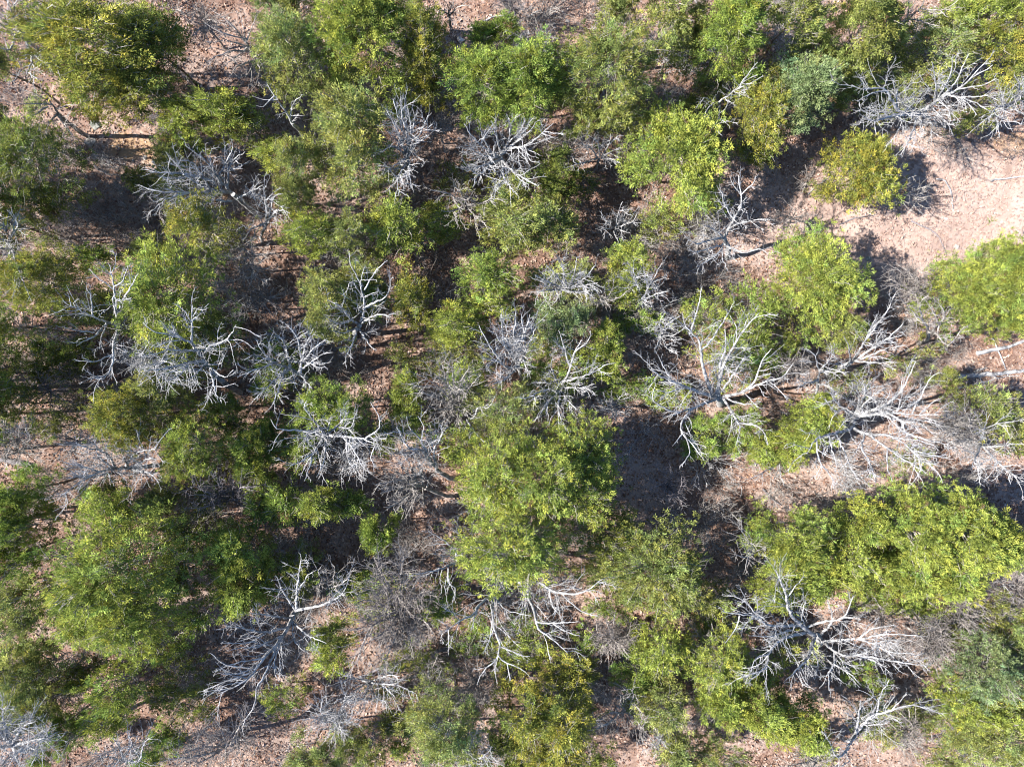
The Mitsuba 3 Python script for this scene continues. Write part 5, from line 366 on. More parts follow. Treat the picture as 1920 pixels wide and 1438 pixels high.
    ('big hazy cloud of grey-white twigs at bottom centre left', 'g', 2.6, 0.14, 7.5, (-5.87, -13.11),(-5.94, -12.56, 3.0), [[(-6.01, -12.49, 3.22),(-6.4, -10.95, 5.43),(-6.46, -9.15, 7.06)], [(-5.91, -12.39, 3.22),(-5.7, -10.3, 5.78),(-5.28, -8.39, 7.33)], [(-6.01, -12.49, 3.22),(-6.88, -11.85, 5.78),(-7.61, -11.71, 7.0)], [(-5.99, -12.56, 3.32),(-6.51, -12.64, 5.84),(-7.38, -12.84, 7.27)], [(-5.91, -12.58, 3.22),(-5.96, -12.99, 5.87),(-6.26, -13.63, 7.24)], [(-5.8, -12.56, 3.32),(-5.29, -12.94, 5.52),(-4.96, -13.27, 6.57)], [(-5.68, -12.42, 3.44),(-4.47, -12.22, 5.47),(-3.78, -12.68, 6.75)], [(-5.8, -12.36, 3.32),(-4.62, -10.68, 5.74),(-4.0, -10.4, 6.4)], [(-5.91, -12.39, 3.22),(-5.07, -10.41, 5.74),(-4.6, -9.63, 6.6)], [(-6.01, -12.49, 3.22),(-6.99, -11.0, 6.16),(-7.6, -10.55, 7.06)], [(-5.99, -12.56, 3.32),(-7.04, -12.19, 6.36),(-7.59, -13.62, 7.5)], [(-5.94, -12.56, 3.0),(-6.32, -9.96, 6.36),(-6.73, -8.35, 7.47)], [(-5.68, -12.5, 3.49),(-4.72, -12.71, 5.65),(-4.83, -13.05, 6.21)]], None),
    ('great bare oak reaching from under the huge middle crown', 'w', 1.0, 0.24, 8.5, (0.02, -10.05),(-0.57, -10.22, 3.0), [[(-0.67, -10.06, 3.23),(-1.73, -8.78, 5.33),(-2.83, -8.94, 6.53),(-3.63, -9.07, 7.38),(-4.41, -9.07, 8.01)], [(-2.75, -8.91, 6.44),(-2.81, -8.27, 6.72),(-3.28, -7.68, 7.37),(-3.98, -7.02, 8.04)], [(-1.99, -8.81, 5.59),(-2.14, -8.13, 6.16),(-2.46, -7.55, 6.8),(-3.1, -7.05, 7.52)], [(-3.15, -9.02, 6.89),(-3.15, -9.79, 6.96),(-2.82, -10.14, 6.68),(-2.95, -10.77, 7.21)], [(-0.62, -10.26, 3.19),(-0.46, -10.59, 4.12),(-1.0, -10.87, 5.09),(-1.69, -11.15, 6.28),(-1.92, -11.41, 6.85),(-2.74, -11.58, 7.65),(-3.29, -11.92, 8.14)], [(-0.96, -10.9, 5.13),(-0.98, -11.31, 6.03),(-0.9, -11.94, 7.09),(-0.59, -12.62, 7.85),(-0.67, -12.95, 8.11),(-0.24, -13.23, 8.27),(0.35, -13.44, 8.38),(0.85, -13.82, 8.49)], [(-0.88, -12.0, 7.17),(-1.19, -12.54, 7.84),(-1.35, -12.87, 8.11)], [(-0.95, -10.93, 5.19),(-0.35, -11.39, 6.08),(0.19, -11.46, 6.43),(0.98, -11.45, 6.98)], [(-0.67, -12.95, 8.11),(-0.83, -13.44, 8.36),(-0.66, -14.15, 8.5)], [(-0.63, -12.62, 7.85),(0.27, -12.87, 8.1),(0.86, -12.98, 8.25)], [(-0.47, -10.25, 3.23),(0.66, -10.43, 5.33),(0.83, -10.79, 5.99),(1.11, -11.3, 6.91),(1.3, -11.85, 7.61),(2.04, -12.24, 8.19),(2.62, -12.73, 8.46)], [(1.14, -11.62, 7.28),(1.98, -11.54, 7.77),(3.14, -11.29, 8.26)], [(-0.18, -10.14, 3.67),(1.45, -10.05, 6.21),(1.86, -10.19, 6.81),(2.84, -10.13, 7.75),(3.57, -9.8, 8.16),(4.3, -9.22, 8.41)], [(1.86, -10.23, 6.82),(1.93, -10.77, 7.21),(2.41, -11.25, 7.87)], [(2.44, -10.19, 7.41),(3.23, -10.81, 8.18),(4.04, -10.97, 8.46)], [(-0.75, -13.09, 8.2),(-1.33, -13.59, 8.43),(-1.67, -14.14, 8.5)], [(-1.6, -11.1, 6.13),(-1.87, -11.6, 7.06),(-1.97, -11.96, 7.53)], [(1.98, -11.55, 7.78),(2.63, -11.81, 8.23),(3.21, -11.91, 8.42)], [(-0.24, -13.23, 8.27),(-0.07, -13.98, 8.49)]], None),
    ('white twiggy bare tree above the dull bottom cedar', 'w', 1.6, 0.09, 6.0, (-8.93, -17.31),(-8.0, -16.74, 2.0), [[(-7.97, -16.73, 2.15),(-6.82, -16.0, 4.11),(-5.74, -15.49, 5.53),(-4.95, -15.74, 6.0)], [(-7.97, -16.73, 2.15),(-7.12, -16.57, 4.54),(-6.42, -16.41, 5.31)], [(-8.03, -16.55, 2.34),(-8.44, -15.55, 4.5),(-8.79, -15.36, 5.4)], [(-7.97, -16.73, 2.15),(-7.83, -16.59, 4.29),(-8.31, -16.43, 5.48)], [(-7.84, -16.61, 2.3),(-6.54, -15.33, 4.59),(-5.74, -15.03, 5.53)], [(-8.03, -16.65, 2.34),(-8.59, -16.08, 5.44)], [(-6.95, -16.13, 3.92),(-6.03, -16.08, 5.44)]], None),
    ("bare white tree on the bottom edge in the cloudy crown's shade", 'w', 1.4, 0.11, 7.0, (-2.38, -20.67),(-2.38, -20.67, 3.0), [[(-2.42, -20.57, 3.19),(-2.48, -19.01, 5.08),(-3.0, -17.78, 6.61),(-3.23, -17.06, 7.0)], [(-2.32, -20.57, 3.19),(-1.54, -19.21, 5.4),(-0.96, -17.98, 6.74)], [(-2.36, -20.57, 3.37),(-2.92, -19.43, 5.34),(-3.21, -19.15, 6.2)], [(-2.4, -20.35, 3.41),(-2.05, -18.03, 6.1),(-1.75, -17.36, 6.73)], [(-2.3, -20.55, 3.41),(-1.44, -19.46, 5.63)], [(-2.41, -19.28, 4.73),(-2.28, -17.26, 6.77)]], None),
    ('bare white tree in black shade right of the golden bottom crown', 'w', 1.2, 0.09, 6.5, (7.1, -19.71),(6.54, -18.26, 2.5), [[(6.54, -18.26, 2.5),(5.91, -17.46, 4.03),(4.76, -17.14, 6.28),(4.28, -17.03, 6.5)], [(6.35, -17.9, 3.06),(6.25, -16.09, 5.41),(6.04, -15.44, 6.08)], [(6.55, -18.1, 3.06),(6.63, -17.54, 5.83),(6.61, -17.71, 6.39)], [(6.38, -18.07, 2.9),(5.12, -16.84, 5.57)], [(6.58, -18.07, 2.9),(6.84, -17.2, 5.19)], [(6.22, -17.9, 3.29),(5.54, -16.44, 5.24)]], None),
    ('spidery bare sapling at the foot of the pale column', 'w', 1.3, 0.06, 5.0, (8.33, -20.0),(8.33, -20.0, 2.0), [], (7.91, -19.09, 4.0, 0.81, 8)),
    ('ashen brush between oak limbs and the bright crown, bottom right of centre', 'g', 2.0, 0.08, 6.0, (5.63, -14.18),(5.63, -14.18, 2.0), [], (5.23, -13.19, 4.8, 1.3, 10)),
    ('wispy ashen brush above the cloudy crown', 'g', 1.8, 0.06, 4.0, (-2.04, -17.11),(-2.04, -17.11, 1.0), [], (-2.12, -16.19, 3.2, 1.55, 9)),
    ('black-shaded white bare tree with a spider web of limbs, lower right', 'w', 1.0, 0.24, 8.5, (17.85, -15.28),(16.79, -13.83, 3.0), [[(16.45, -13.71, 3.34),(14.74, -12.32, 5.19),(13.86, -11.24, 6.27),(13.54, -10.44, 6.86),(12.61, -8.92, 7.96)], [(13.68, -10.56, 6.73),(14.06, -9.75, 7.11),(14.22, -9.34, 7.35)], [(15.75, -13.16, 4.09),(15.07, -12.17, 5.06),(14.85, -10.95, 6.03)], [(15.68, -12.91, 4.26),(16.48, -12.59, 4.36),(16.95, -11.96, 5.59),(16.86, -10.51, 6.91)], [(16.82, -13.6, 3.38),(16.73, -12.33, 4.87),(15.96, -10.97, 5.96)], [(16.81, -13.83, 3.82),(17.41, -12.9, 6.13),(17.76, -12.74, 7.05),(18.41, -12.24, 7.95)], [(16.72, -13.89, 3.38),(16.82, -13.93, 5.06),(17.2, -13.68, 6.21),(17.68, -13.1, 7.03),(17.85, -12.68, 7.22)], [(17.14, -13.68, 5.96),(17.56, -13.51, 7.09),(18.01, -13.63, 7.89)], [(16.82, -13.91, 4.87),(16.49, -14.28, 5.59),(15.94, -14.66, 6.21),(15.53, -15.24, 7.34)], [(16.43, -13.79, 3.38),(15.35, -14.21, 5.06),(14.34, -14.41, 6.17),(13.35, -14.64, 7.13)], [(15.62, -13.22, 4.18),(13.73, -12.98, 5.9),(12.77, -13.28, 6.79),(12.31, -13.85, 7.36),(11.08, -14.27, 8.19)], [(13.72, -13.07, 5.92),(14.49, -14.2, 5.8),(14.53, -14.5, 6.16)], [(14.93, -12.59, 4.93),(12.68, -11.95, 6.81),(11.7, -10.98, 7.62),(11.02, -10.24, 8.1)], [(12.56, -11.92, 6.9),(11.83, -11.29, 7.49),(10.88, -11.02, 8.04),(9.92, -10.74, 8.4)], [(16.45, -14.33, 5.69),(16.8, -14.4, 6.85),(16.92, -14.65, 7.5)], [(15.07, -12.63, 4.81),(14.94, -11.8, 5.37)], [(17.41, -12.9, 6.13),(17.76, -12.04, 7.05),(18.34, -11.57, 7.92)], [(14.54, -12.68, 5.21),(12.95, -12.57, 6.55),(11.43, -12.18, 7.65)], [(16.95, -11.96, 5.59),(17.41, -11.78, 6.51)], [(17.71, -12.78, 6.96),(18.16, -12.91, 7.78),(19.02, -12.76, 8.38)], [(17.49, -12.82, 6.35),(18.14, -12.09, 7.65),(19.24, -11.9, 8.43)], [(16.78, -13.99, 5.15),(16.9, -14.1, 6.27),(17.35, -13.82, 6.98)], [(17.22, -13.61, 6.16),(17.91, -13.32, 7.6),(19.62, -13.31, 8.5)], [(10.88, -11.07, 8.03),(10.7, -11.69, 8.06),(10.11, -12.29, 8.3)], [(12.64, -13.32, 6.91),(11.7, -13.4, 7.62),(11.43, -13.8, 7.89)], [(16.11, -14.56, 6.03),(16.34, -14.74, 6.89)], [(14.65, -14.36, 5.86),(14.7, -14.85, 6.62)], [(16.01, -13.88, 3.93),(15.81, -14.41, 5.27),(15.12, -14.83, 6.45)]], None),
    ('crooked white bare tree at the bottom edge, lower right', 'w', 1.4, 0.15, 8.0, (19.3, -20.82),(18.4, -18.71, 4.0), [[(18.31, -18.66, 4.09),(17.74, -16.99, 5.64),(17.29, -15.68, 6.75)], [(18.31, -18.53, 4.18),(18.18, -16.98, 5.86),(18.42, -16.28, 6.79),(19.23, -15.44, 7.86),(20.0, -15.63, 8.0)], [(18.27, -16.55, 6.39),(17.99, -15.27, 7.27),(18.12, -14.25, 7.86)], [(18.26, -18.7, 4.2),(17.02, -18.72, 5.82),(16.94, -19.04, 6.74),(17.03, -19.27, 7.29)], [(17.26, -18.7, 5.51),(16.26, -18.64, 6.48),(15.86, -17.88, 6.4),(15.33, -17.16, 6.79)], [(18.17, -17.77, 4.96),(18.4, -17.46, 5.61),(18.69, -16.81, 6.78)], [(17.87, -17.48, 5.19),(16.91, -16.62, 6.06)], [(16.96, -18.9, 6.33),(16.14, -18.92, 6.95)], [(18.6, -15.89, 7.26),(18.95, -14.83, 7.9)], [(18.42, -16.28, 6.79),(18.83, -16.54, 7.16)]], None),
    ('white twigs on the bottom edge beside the crooked tree', 'w', 1.4, 0.08, 6.0, (16.9, -20.93),(16.9, -20.93, 2.5), [[(16.9, -20.93, 2.5),(14.56, -19.45, 5.64),(13.96, -19.44, 6.0)], [(16.73, -20.62, 2.91),(15.19, -19.34, 4.99),(14.29, -18.97, 5.86)], [(16.75, -20.53, 3.07),(16.21, -18.86, 5.2)], [(16.73, -20.81, 2.91),(15.36, -20.15, 5.03)], [(16.75, -20.51, 3.3),(16.54, -19.46, 5.28)], [(16.63, -20.71, 2.91),(15.8, -19.03, 4.86)]], None),
    ('dry fan of pale twigs under the largest lower right crown', 'g', 2.0, 0.08, 6.0, (25.23, -12.58),(24.63, -12.48, 2.0), [[(24.31, -12.37, 2.36),(23.33, -10.71, 5.02),(23.35, -9.89, 5.98)], [(24.63, -12.48, 2.0),(23.79, -11.49, 4.87),(23.85, -10.99, 5.91)], [(24.41, -12.47, 2.36),(23.33, -12.37, 5.02),(23.31, -12.4, 5.77)], [(24.22, -12.42, 2.51),(22.58, -12.34, 4.56),(21.7, -12.46, 5.57)], [(24.63, -12.48, 2.0),(23.47, -10.74, 5.23),(23.88, -10.33, 6.0)], [(24.41, -12.47, 2.36),(23.66, -11.98, 5.08),(23.89, -11.78, 5.98)], [(24.22, -12.22, 2.51),(23.16, -10.8, 4.7)]], None),
    ('white broken bough near the right edge, lower right', 'w', 0.9, 0.07, 5.0, (26.36, -10.61),(26.36, -10.61, 3.0), [[(26.36, -10.61, 3.0),(26.06, -10.58, 4.14),(26.12, -11.17, 5.0)], [(26.23, -10.57, 3.12),(25.56, -10.21, 3.76),(25.45, -9.84, 4.07)], [(26.3, -10.51, 3.16),(26.06, -10.01, 4.14)], [(26.2, -10.64, 3.23),(25.3, -10.62, 4.0)], [(26.02, -10.62, 4.34),(26.26, -10.54, 4.94)]], None),
    ('small white dead branch poking out of the twin-lobed crown', 'w', 1.0, 0.06, 8.0, (12.68, -8.77),(12.68, -8.77, 5.0), [[(12.68, -8.77, 5.0),(11.84, -7.92, 6.69),(10.8, -6.86, 8.0)], [(12.55, -8.75, 5.24),(11.66, -8.63, 6.69),(10.71, -8.29, 7.74)], [(12.64, -8.66, 5.24),(12.56, -8.06, 6.88)]], None),
    ('ashen twigs at the right edge beside the largest lower right crown', 'g', 1.6, 0.08, 7.0, (27.63, -9.92),(27.63, -9.92, 3.0), [], (25.88, -9.26, 5.6, 0.82, 7)),
    ('pinkish grey brush above the pale stone step', 'g', 1.8, 0.05, 4.0, (-26.04, 13.39),(-26.04, 13.39, 1.0), [], (-24.64, 12.77, 3.2, 0.97, 8)),
    ('russet grey brush right of the big gold crown', 'g', 2.0, 0.07, 6.0, (-16.87, 19.72),(-16.87, 19.72, 2.5), [], (-15.89, 18.48, 4.8, 1.21, 9)),
    ('silvery brush right of the amber-flecked crown', 'v', 1.8, 0.07, 6.0, (-14.58, 6.57),(-14.58, 6.57, 2.0), [], (-13.56, 6.11, 4.8, 1.21, 9)),
    ("pale web of twigs above the big leaning crown's right side", 'v', 1.7, 0.06, 5.5, (-15.08, 7.55),(-15.08, 7.55, 2.0), [], (-14.18, 7.19, 4.4, 1.13, 8)),
    ('thin web of twigs between vivid bush and wavy limbs', 'w', 1.6, 0.06, 5.0, (-6.7, -2.95),(-6.7, -2.95, 2.0), [], (-6.27, -2.8, 4.0, 1.14, 8)),
    ('hanging white twigs under the tangled white tree', 'w', 1.8, 0.07, 5.5, (-9.0, -4.25),(-9.0, -4.25, 2.0), [], (-8.27, -4.09, 4.4, 1.22, 9)),
    ("brown grey brush below the giant's yellow rim", 'g', 1.9, 0.06, 5.0, (-24.0, -16.39),(-24.0, -16.39, 2.0), [], (-22.89, -15.57, 4.0, 1.14, 9)),
    ('grey web left of the brush of fine twigs at the bottom', 'v', 1.8, 0.06, 5.0, (-17.99, -20.2),(-17.99, -20.2, 2.0), [], (-17.09, -19.28, 4.0, 1.14, 8)),
    ('hazy web on the pink clearing at the bottom', 'v', 1.9, 0.06, 5.0, (-3.99, -16.89),(-3.99, -16.89, 2.0), [], (-3.89, -15.95, 4.0, 1.33, 9)),
    ('low haze of twigs along the dark fallen trunk', 'g', 1.8, 0.05, 4.0, (-4.85, -15.78),(-4.85, -15.78, 1.5), [], (-4.75, -15.22, 3.2, 1.17, 8)),
    ("low haze beneath the great oak's right bough", 'g', 1.8, 0.06, 5.0, (2.82, -10.98),(2.82, -10.98, 2.0), [], (2.87, -10.62, 4.0, 1.14, 8)),
    ('mauve grey haze at the right tips of the spider web limbs', 'g', 2.2, 0.08, 6.5, (23.04, -14.21),(23.04, -14.21, 2.5), [], (21.46, -13.33, 5.2, 1.47, 11)),
    ('mauve haze beside the pale stone at lower right', 'g', 2.0, 0.06, 5.0, (20.72, -12.88),(20.72, -12.88, 2.0), [], (19.88, -12.33, 4.0, 1.24, 9)),
    ('pinkish brush on the slope left of the lone cedar', 'g', 2.0, 0.05, 3.5, (16.11, 9.48),(16.11, 9.48, 1.0), [], (15.5, 9.17, 2.8, 1.37, 10)),
    ("tiny pinkish brush touching the lone cedar's left", 'g', 1.6, 0.04, 3.0, (17.03, 11.54),(17.03, 11.54, 1.0), [], (16.65, 11.34, 2.4, 0.89, 7)),
    ("grey web left of the zigzag white tree's foot", 'v', 1.8, 0.06, 5.0, (10.8, 8.95),(10.8, 8.95, 2.0), [], (10.17, 8.5, 4.0, 1.24, 9)),
    ('silver haze right of the grandest white tree', 'v', 2.0, 0.07, 6.0, (24.32, -2.42),(24.32, -2.42, 2.5), [], (22.91, -2.37, 4.8, 1.4, 10)),
    ('mauve haze between candelabra and bent white tree', 'g', 1.9, 0.06, 5.5, (15.61, 0.76),(15.61, 0.76, 2.0), [], (14.68, 0.71, 4.4, 1.13, 9)),
    ('pinkish brush left of the wide right-edge crown', 'g', 1.7, 0.06, 5.0, (22.83, 4.67),(22.83, 4.67, 2.0), [], (21.4, 5.39, 4.0, 1.14, 8)),
    ('brown brush between upright fan and crooked white tree', 'g', 1.7, 0.05, 4.5, (-4.04, 14.14),(-4.04, 14.14, 1.5), [], (-3.74, 13.4, 3.6, 1.06, 8)),
    ('dark brush above the compact dark cedar', 'g', 1.8, 0.06, 5.0, (3.12, 12.96),(3.12, 12.96, 2.0), [], (3.06, 12.41, 4.0, 1.05, 8)),
    ('grey haze right of the crooked white tree', 'g', 1.9, 0.06, 5.0, (21.92, -19.49),(21.92, -19.49, 2.0), [], (21.11, -18.52, 4.0, 1.33, 9)),
    ('silver web at the left end of the spider web limbs', 'v', 1.8, 0.06, 5.5, (10.9, -14.49),(10.9, -14.49, 2.0), [], (10.25, -13.71, 4.4, 1.22, 9)),
    ('brown web on shaded ground behind the big leaning crown', 'g', 1.8, 0.06, 5.5, (-13.98, 4.77),(-13.98, 4.77, 2.0), [], (-13.14, 4.58, 4.4, 1.22, 9)),
    ("silver web draped over the big leaning crown's lower flank", 'w', 1.3, 0.08, 9.0, (-18.8, 1.48),(-18.8, 1.48, 4.0), [], (-16.96, 0.84, 7.2, 1.22, 10)),
    ('silvery twigs right of the long low sweep', 'v', 1.7, 0.05, 5.0, (-18.29, -4.15),(-18.29, -4.15, 2.0), [], (-17.85, -3.85, 4.0, 1.05, 8)),
    ('fine silver twigs showing through the huge middle crown', 'v', 1.6, 0.07, 8.0, (0.01, -7.67),(0.01, -7.67, 4.0), [], (0.37, -6.92, 6.4, 1.52, 9)),
    ('pale twigs in the upper gap of the huge middle crown', 'v', 1.6, 0.06, 7.0, (0.59, -4.42),(0.59, -4.42, 4.0), [], (0.2, -3.96, 5.6, 1.37, 9)),
    ('mauve haze on the right edge below the broken bough', 'g', 1.9, 0.07, 6.0, (27.98, -11.04),(27.98, -11.04, 2.5), [], (26.17, -11.14, 4.8, 1.12, 9)),
    ("grey web on the pale rounded crown's shaded side", 'g', 1.7, 0.06, 6.0, (-25.5, -16.79),(-25.5, -16.79, 2.0), [], (-23.06, -15.43, 4.8, 1.02, 8)),
    ('thin brush in the dark lane below the open slope', 'g', 1.6, 0.06, 5.0, (22.02, 5.17),(22.02, 5.17, 2.0), [], (20.45, 5.67, 4.0, 1.05, 8)),
]
ROCKS = [
    (-24.61, 15.36, 0.47, 'g', 'mossy grey rock in the shadow under the gold crown'),
    (-24.98, 14.21, 0.53, 'w', 'pale flat rock at the head of the stone step'),
    (-24.72, 13.49, 0.36, 'w', 'chalky rock in the middle of the stone step'),
    (-24.28, 13.1, 0.27, 'w', 'lowest chalky rock of the stone step'),
    (-20.42, 16.41, 0.36, 'g', "greenish grey rock beside the yellow crown's tip"),
    (-21.73, 13.37, 0.23, 'w', 'small white stone on the ochre soil'),
    (-21.31, 8.22, 0.4, 'w', 'pale slab on pink ground above the shade line'),
    (-2.29, 21.13, 0.29, 'w', 'whitish boulder on the slope at the top edge'),
    (-3.03, 20.34, 0.4, 'w', 'white flat stone at the mouth of the dark gully'),
    (7.15, 14.15, 0.18, 'w', 'round white stone beside the loose tall crown'),
    (8.41, 9.75, 0.21, 'w', 'white stone on the pink patch above the zigzag tree'),
    (3.95, 8.17, 0.25, 'g', 'grey stone right of the loose gold-tinted crown'),
    (26.32, 8.07, 0.29, 'w', 'chalk white rock by the right-hand wide crown'),
    (25.67, 9.75, 0.16, 'w', 'lone little stone on the open slope'),
    (21.02, 7.36, 0.32, 'g', 'grey rock at the bottom of the dark lane'),
    (21.39, -13.07, 0.29, 'w', 'pale stone above the black-shaded tree'),
    (3.27, 21.39, 0.21, 'w', 'light stone at the right of the bare slope'),
    (-25.14, 12.21, 0.25, 'g', 'dull stone left of the ochre soil'),
]
LOGS = [
    (0.16, 0.1, 'w', 'long white fallen log running off the right edge, the lower one', [(25.77, 0.38),(27.34, 0.48),(28.7, 0.59),(30.38, 0.82)]),
    (0.13, 0.07, 'w', 'slimmer white fallen log above the long one at the right edge', [(27.34, 1.77),(28.49, 2.0),(29.44, 2.26),(30.38, 2.6)]),
    (0.05, 0.03, 'w', 'thin white pole bridging the two fallen logs', [(28.28, 2.68),(28.65, 1.84),(29.02, 0.8)]),
    (0.05, 0.02, 'w', 'thin fallen pole below the long white log', [(26.08, -0.31),(27.24, -0.04),(28.7, 0.32),(29.86, 0.48)]),
    (0.15, 0.12, 'b', 'cut log with a pale sawn end at the left edge', [(-29.93, -4.45),(-29.2, -4.6),(-28.25, -4.76)]),
    (0.15, 0.06, 'b', 'dark fallen trunk slanting across the bottom clearing', [(-2.5, -15.18),(-3.65, -15.57),(-4.81, -15.89),(-6.9, -16.41),(-8.79, -17.2)]),
    (0.1, 0.05, 'b', 'lower thin fallen trunk parallel to the dark one', [(-4.91, -17.13),(-6.06, -17.36),(-7.11, -17.54),(-9.42, -17.72)]),
    (0.05, 0.02, 'w', 'bent dead branch lying on the open slope', [(25.14, 12.09),(25.66, 11.99),(25.98, 11.15),(26.08, 10.1)]),
    (0.04, 0.02, 'w', 'forked dead branch left of the lone cedar', [(17.38, 11.08),(18.01, 11.67),(18.85, 12.2)]),
    (0.06, 0.03, 'w', 'pale dead bough at the far right of the open slope', [(28.34, 11.97),(28.91, 12.09),(30.38, 12.25)]),
    (0.045, 0.02, 'b', 'curved grey branch low on the open slope', [(23.57, 9.58),(24.72, 9.05),(25.24, 8.53),(25.66, 7.58)]),
    (0.04, 0.02, 'b', 'grey branch just below the lone cedar', [(19.27, 9.37),(20.11, 9.68),(21.37, 9.89)]),
    (0.06, 0.04, 'b', 'dark stick on the pink patch left of the grandest tree', [(14.82, -6.23),(15.39, -6.86),(15.92, -7.17)]),
    (0.06, 0.03, 'w', 'white stick before the dark thicket at the top', [(-1.66, 21.42),(-1.14, 21.68),(-0.51, 21.73)]),
    (0.05, 0.03, 'w', 'white stick right of the dark thicket at the top', [(0.85, 21.47),(1.27, 21.79),(1.69, 22.0)]),
    (0.07, 0.03, 'b', 'dark curved branch below the pale stone step', [(-24.64, 12.83),(-24.17, 12.46),(-23.43, 12.3),(-22.17, 12.35)]),
]

# ---------------------------------------------------------------- helpers
COUNT = {}
def key_of(name):
    n = COUNT.get(name, 0); COUNT[name] = n+1
    return name if n == 0 else f'{name}_{n:03d}'
def tag(key, label, cat, group=None, kind=None):
    labels[key] = {'label': label, 'category': cat}
    if group: labels[key]['group'] = group
    if kind: labels[key]['kind'] = kind

def ground_z(x, y):
    x, y = np.asarray(x, float), np.asarray(y, float)
    z = (.16*np.sin(x*.21+1.3)*np.cos(y*.17+.4) + .10*np.sin(x*.53+y*.31) + .05*np.sin(x*1.3-y*.9+2) + .04*np.sin(x*.8+y*1.7))
    return z*np.exp(-(x*x+y*y)/(2*70.0**2))

def frames(t):
    ref = np.where(np.abs(t[..., 2:3]) > .9, [1.0, 0, 0], [0, 0, 1.0])
    a = np.cross(t, ref); a /= np.linalg.norm(a, axis=-1, keepdims=True)+1e-12
    return a, np.cross(t, a)

def tubes(P, R, sides, tip=True):
    """P (n, k, 3) courses, R (n, k) radii -> vertices, triangles of n tapering tubes."""
    n, k, _ = P.shape
    t = np.gradient(P, axis=1); t /= np.linalg.norm(t, axis=-1, keepdims=True)+1e-12
    a, b = frames(t)
    an = np.arange(sides)*2*np.pi/sides
    V = P[:, :, None] + R[:, :, None, None]*(a[:, :, None]*np.cos(an)[:, None] + b[:, :, None]*np.sin(an)[:, None])
    idx = np.arange(n*k*sides).reshape(n, k, sides)
    i0, i1 = idx[:, :-1], idx[:, 1:]
    j0, j1 = np.roll(i0, -1, 2), np.roll(i1, -1, 2)
    f = np.concatenate([np.stack([i0, j0, j1], -1).reshape(-1, 3), np.stack([i0, j1, i1], -1).reshape(-1, 3)])
    V = V.reshape(-1, 3)
    # blunt end caps
    e = idx[:, -1]; c = []
    for q in range(1, sides-1): c += [np.stack([e[:, 0], e[:, q], e[:, q+1]], -1)]
    return V, np.concatenate([f]+c)

def curve(pts, step, rng, wob):
    """Smooth course through the points, resampled, with a little zigzag."""
    p = np.asarray(pts, float)
    if len(p) == 2: p = np.stack([p[0], (p[0]+p[1])/2, p[1]])
    q = np.vstack([2*p[0]-p[1], p, 2*p[-1]-p[-2]])
    out = []
    for i in range(1, len(q)-2):
        n = max(2, int(np.linalg.norm(q[i+1]-q[i])/step))
        u = np.linspace(0, 1, n, endpoint=False)[:, None]
        out.append(.5*((2*q[i]) + (-q[i-1]+q[i+1])*u + (2*q[i-1]-5*q[i]+4*q[i+1]-q[i+2])*u*u + (-q[i-1]+3*q[i]-3*q[i+1]+q[i+2])*u**3))
    c = np.vstack(out+[p[-1:]])
    j = rng.normal(0, wob, c.shape); j[0] = 0
    return c+j

def walk(S, D, L, seg, rng, wob, up):
    """n branches from S along D, of length L, bending as they go: (n, seg+1, 3)."""
    n = len(S); P = np.empty((n, seg+1, 3)); P[:, 0] = S; d = D.copy()
    for i in range(seg):
        d = d + rng.normal(0, wob, (n, 3)) + np.array([0, 0, up])
        d /= np.linalg.norm(d, axis=1, keepdims=True)
        P[:, i+1] = P[:, i] + d*(L/seg)[:, None]
    return P

def sprout(P, R, L, per_m, rng, t0, lo, hi, spread):
    """Start points, directions, lengths and radii of the side shoots of branches P."""
    n, k, _ = P.shape
    cnt = rng.poisson(np.maximum(L*per_m, .01))
    w = np.repeat(np.arange(n), cnt)
    t = t0+(1-t0)*rng.random(len(w)); s = t*(k-1); i = np.minimum(s.astype(int), k-2); u = (s-i)[:, None]
    S = P[w, i]*(1-u)+P[w, i+1]*u
    tan = P[w, i+1]-P[w, i]; tan /= np.linalg.norm(tan, axis=1, keepdims=True)+1e-12
    a, b = frames(tan); ph = rng.random(len(w))*2*np.pi
    an = np.radians(rng.uniform(*spread, len(w)))[:, None]
    D = tan*np.cos(an)+(a*np.cos(ph)[:, None]+b*np.sin(ph)[:, None])*np.sin(an)
    ln = L[w]*(1-.65*t)*rng.uniform(lo, hi, len(w))
    return S, D, ln, R[w]

def build(parts): 
    V, Fc, o = [], [], 0
    for v, f in parts:
        V.append(v); Fc.append(f+o); o += len(v)
    return np.concatenate(V), np.concatenate(Fc)

# ---------------------------------------------------------------- ground
def axis_steps(half, step, far):
    a = np.arange(-half, half+1e-6, step); e = []
    s, x = step, half
    while x < far: s *= 1.35; x += s; e.append(x)
    e = np.array(e); return np.concatenate([-e[::-1], a, e])
gx, gy = axis_steps(36, .6, 2500), axis_steps(28, .6, 2500)
X, Y = np.meshgrid(gx, gy)
V = np.stack([X.ravel(), Y.ravel(), ground_z(X, Y).ravel()], 1)
nx = len(gx); I = np.arange(len(gx)*len(gy)).reshape(len(gy), nx)
Fg = np.stack([I[:-1, :-1].ravel(), I[:-1, 1:].ravel(), I[1:, 1:].ravel(), I[1:, :-1].ravel()], 1)
scene['ground'] = mikit.ply((V, Fg), 'ground_bsdf', smooth=True)
tag('ground', 'pink-brown woodland floor of dry leaves and gritty soil', 'ground', kind='structure')

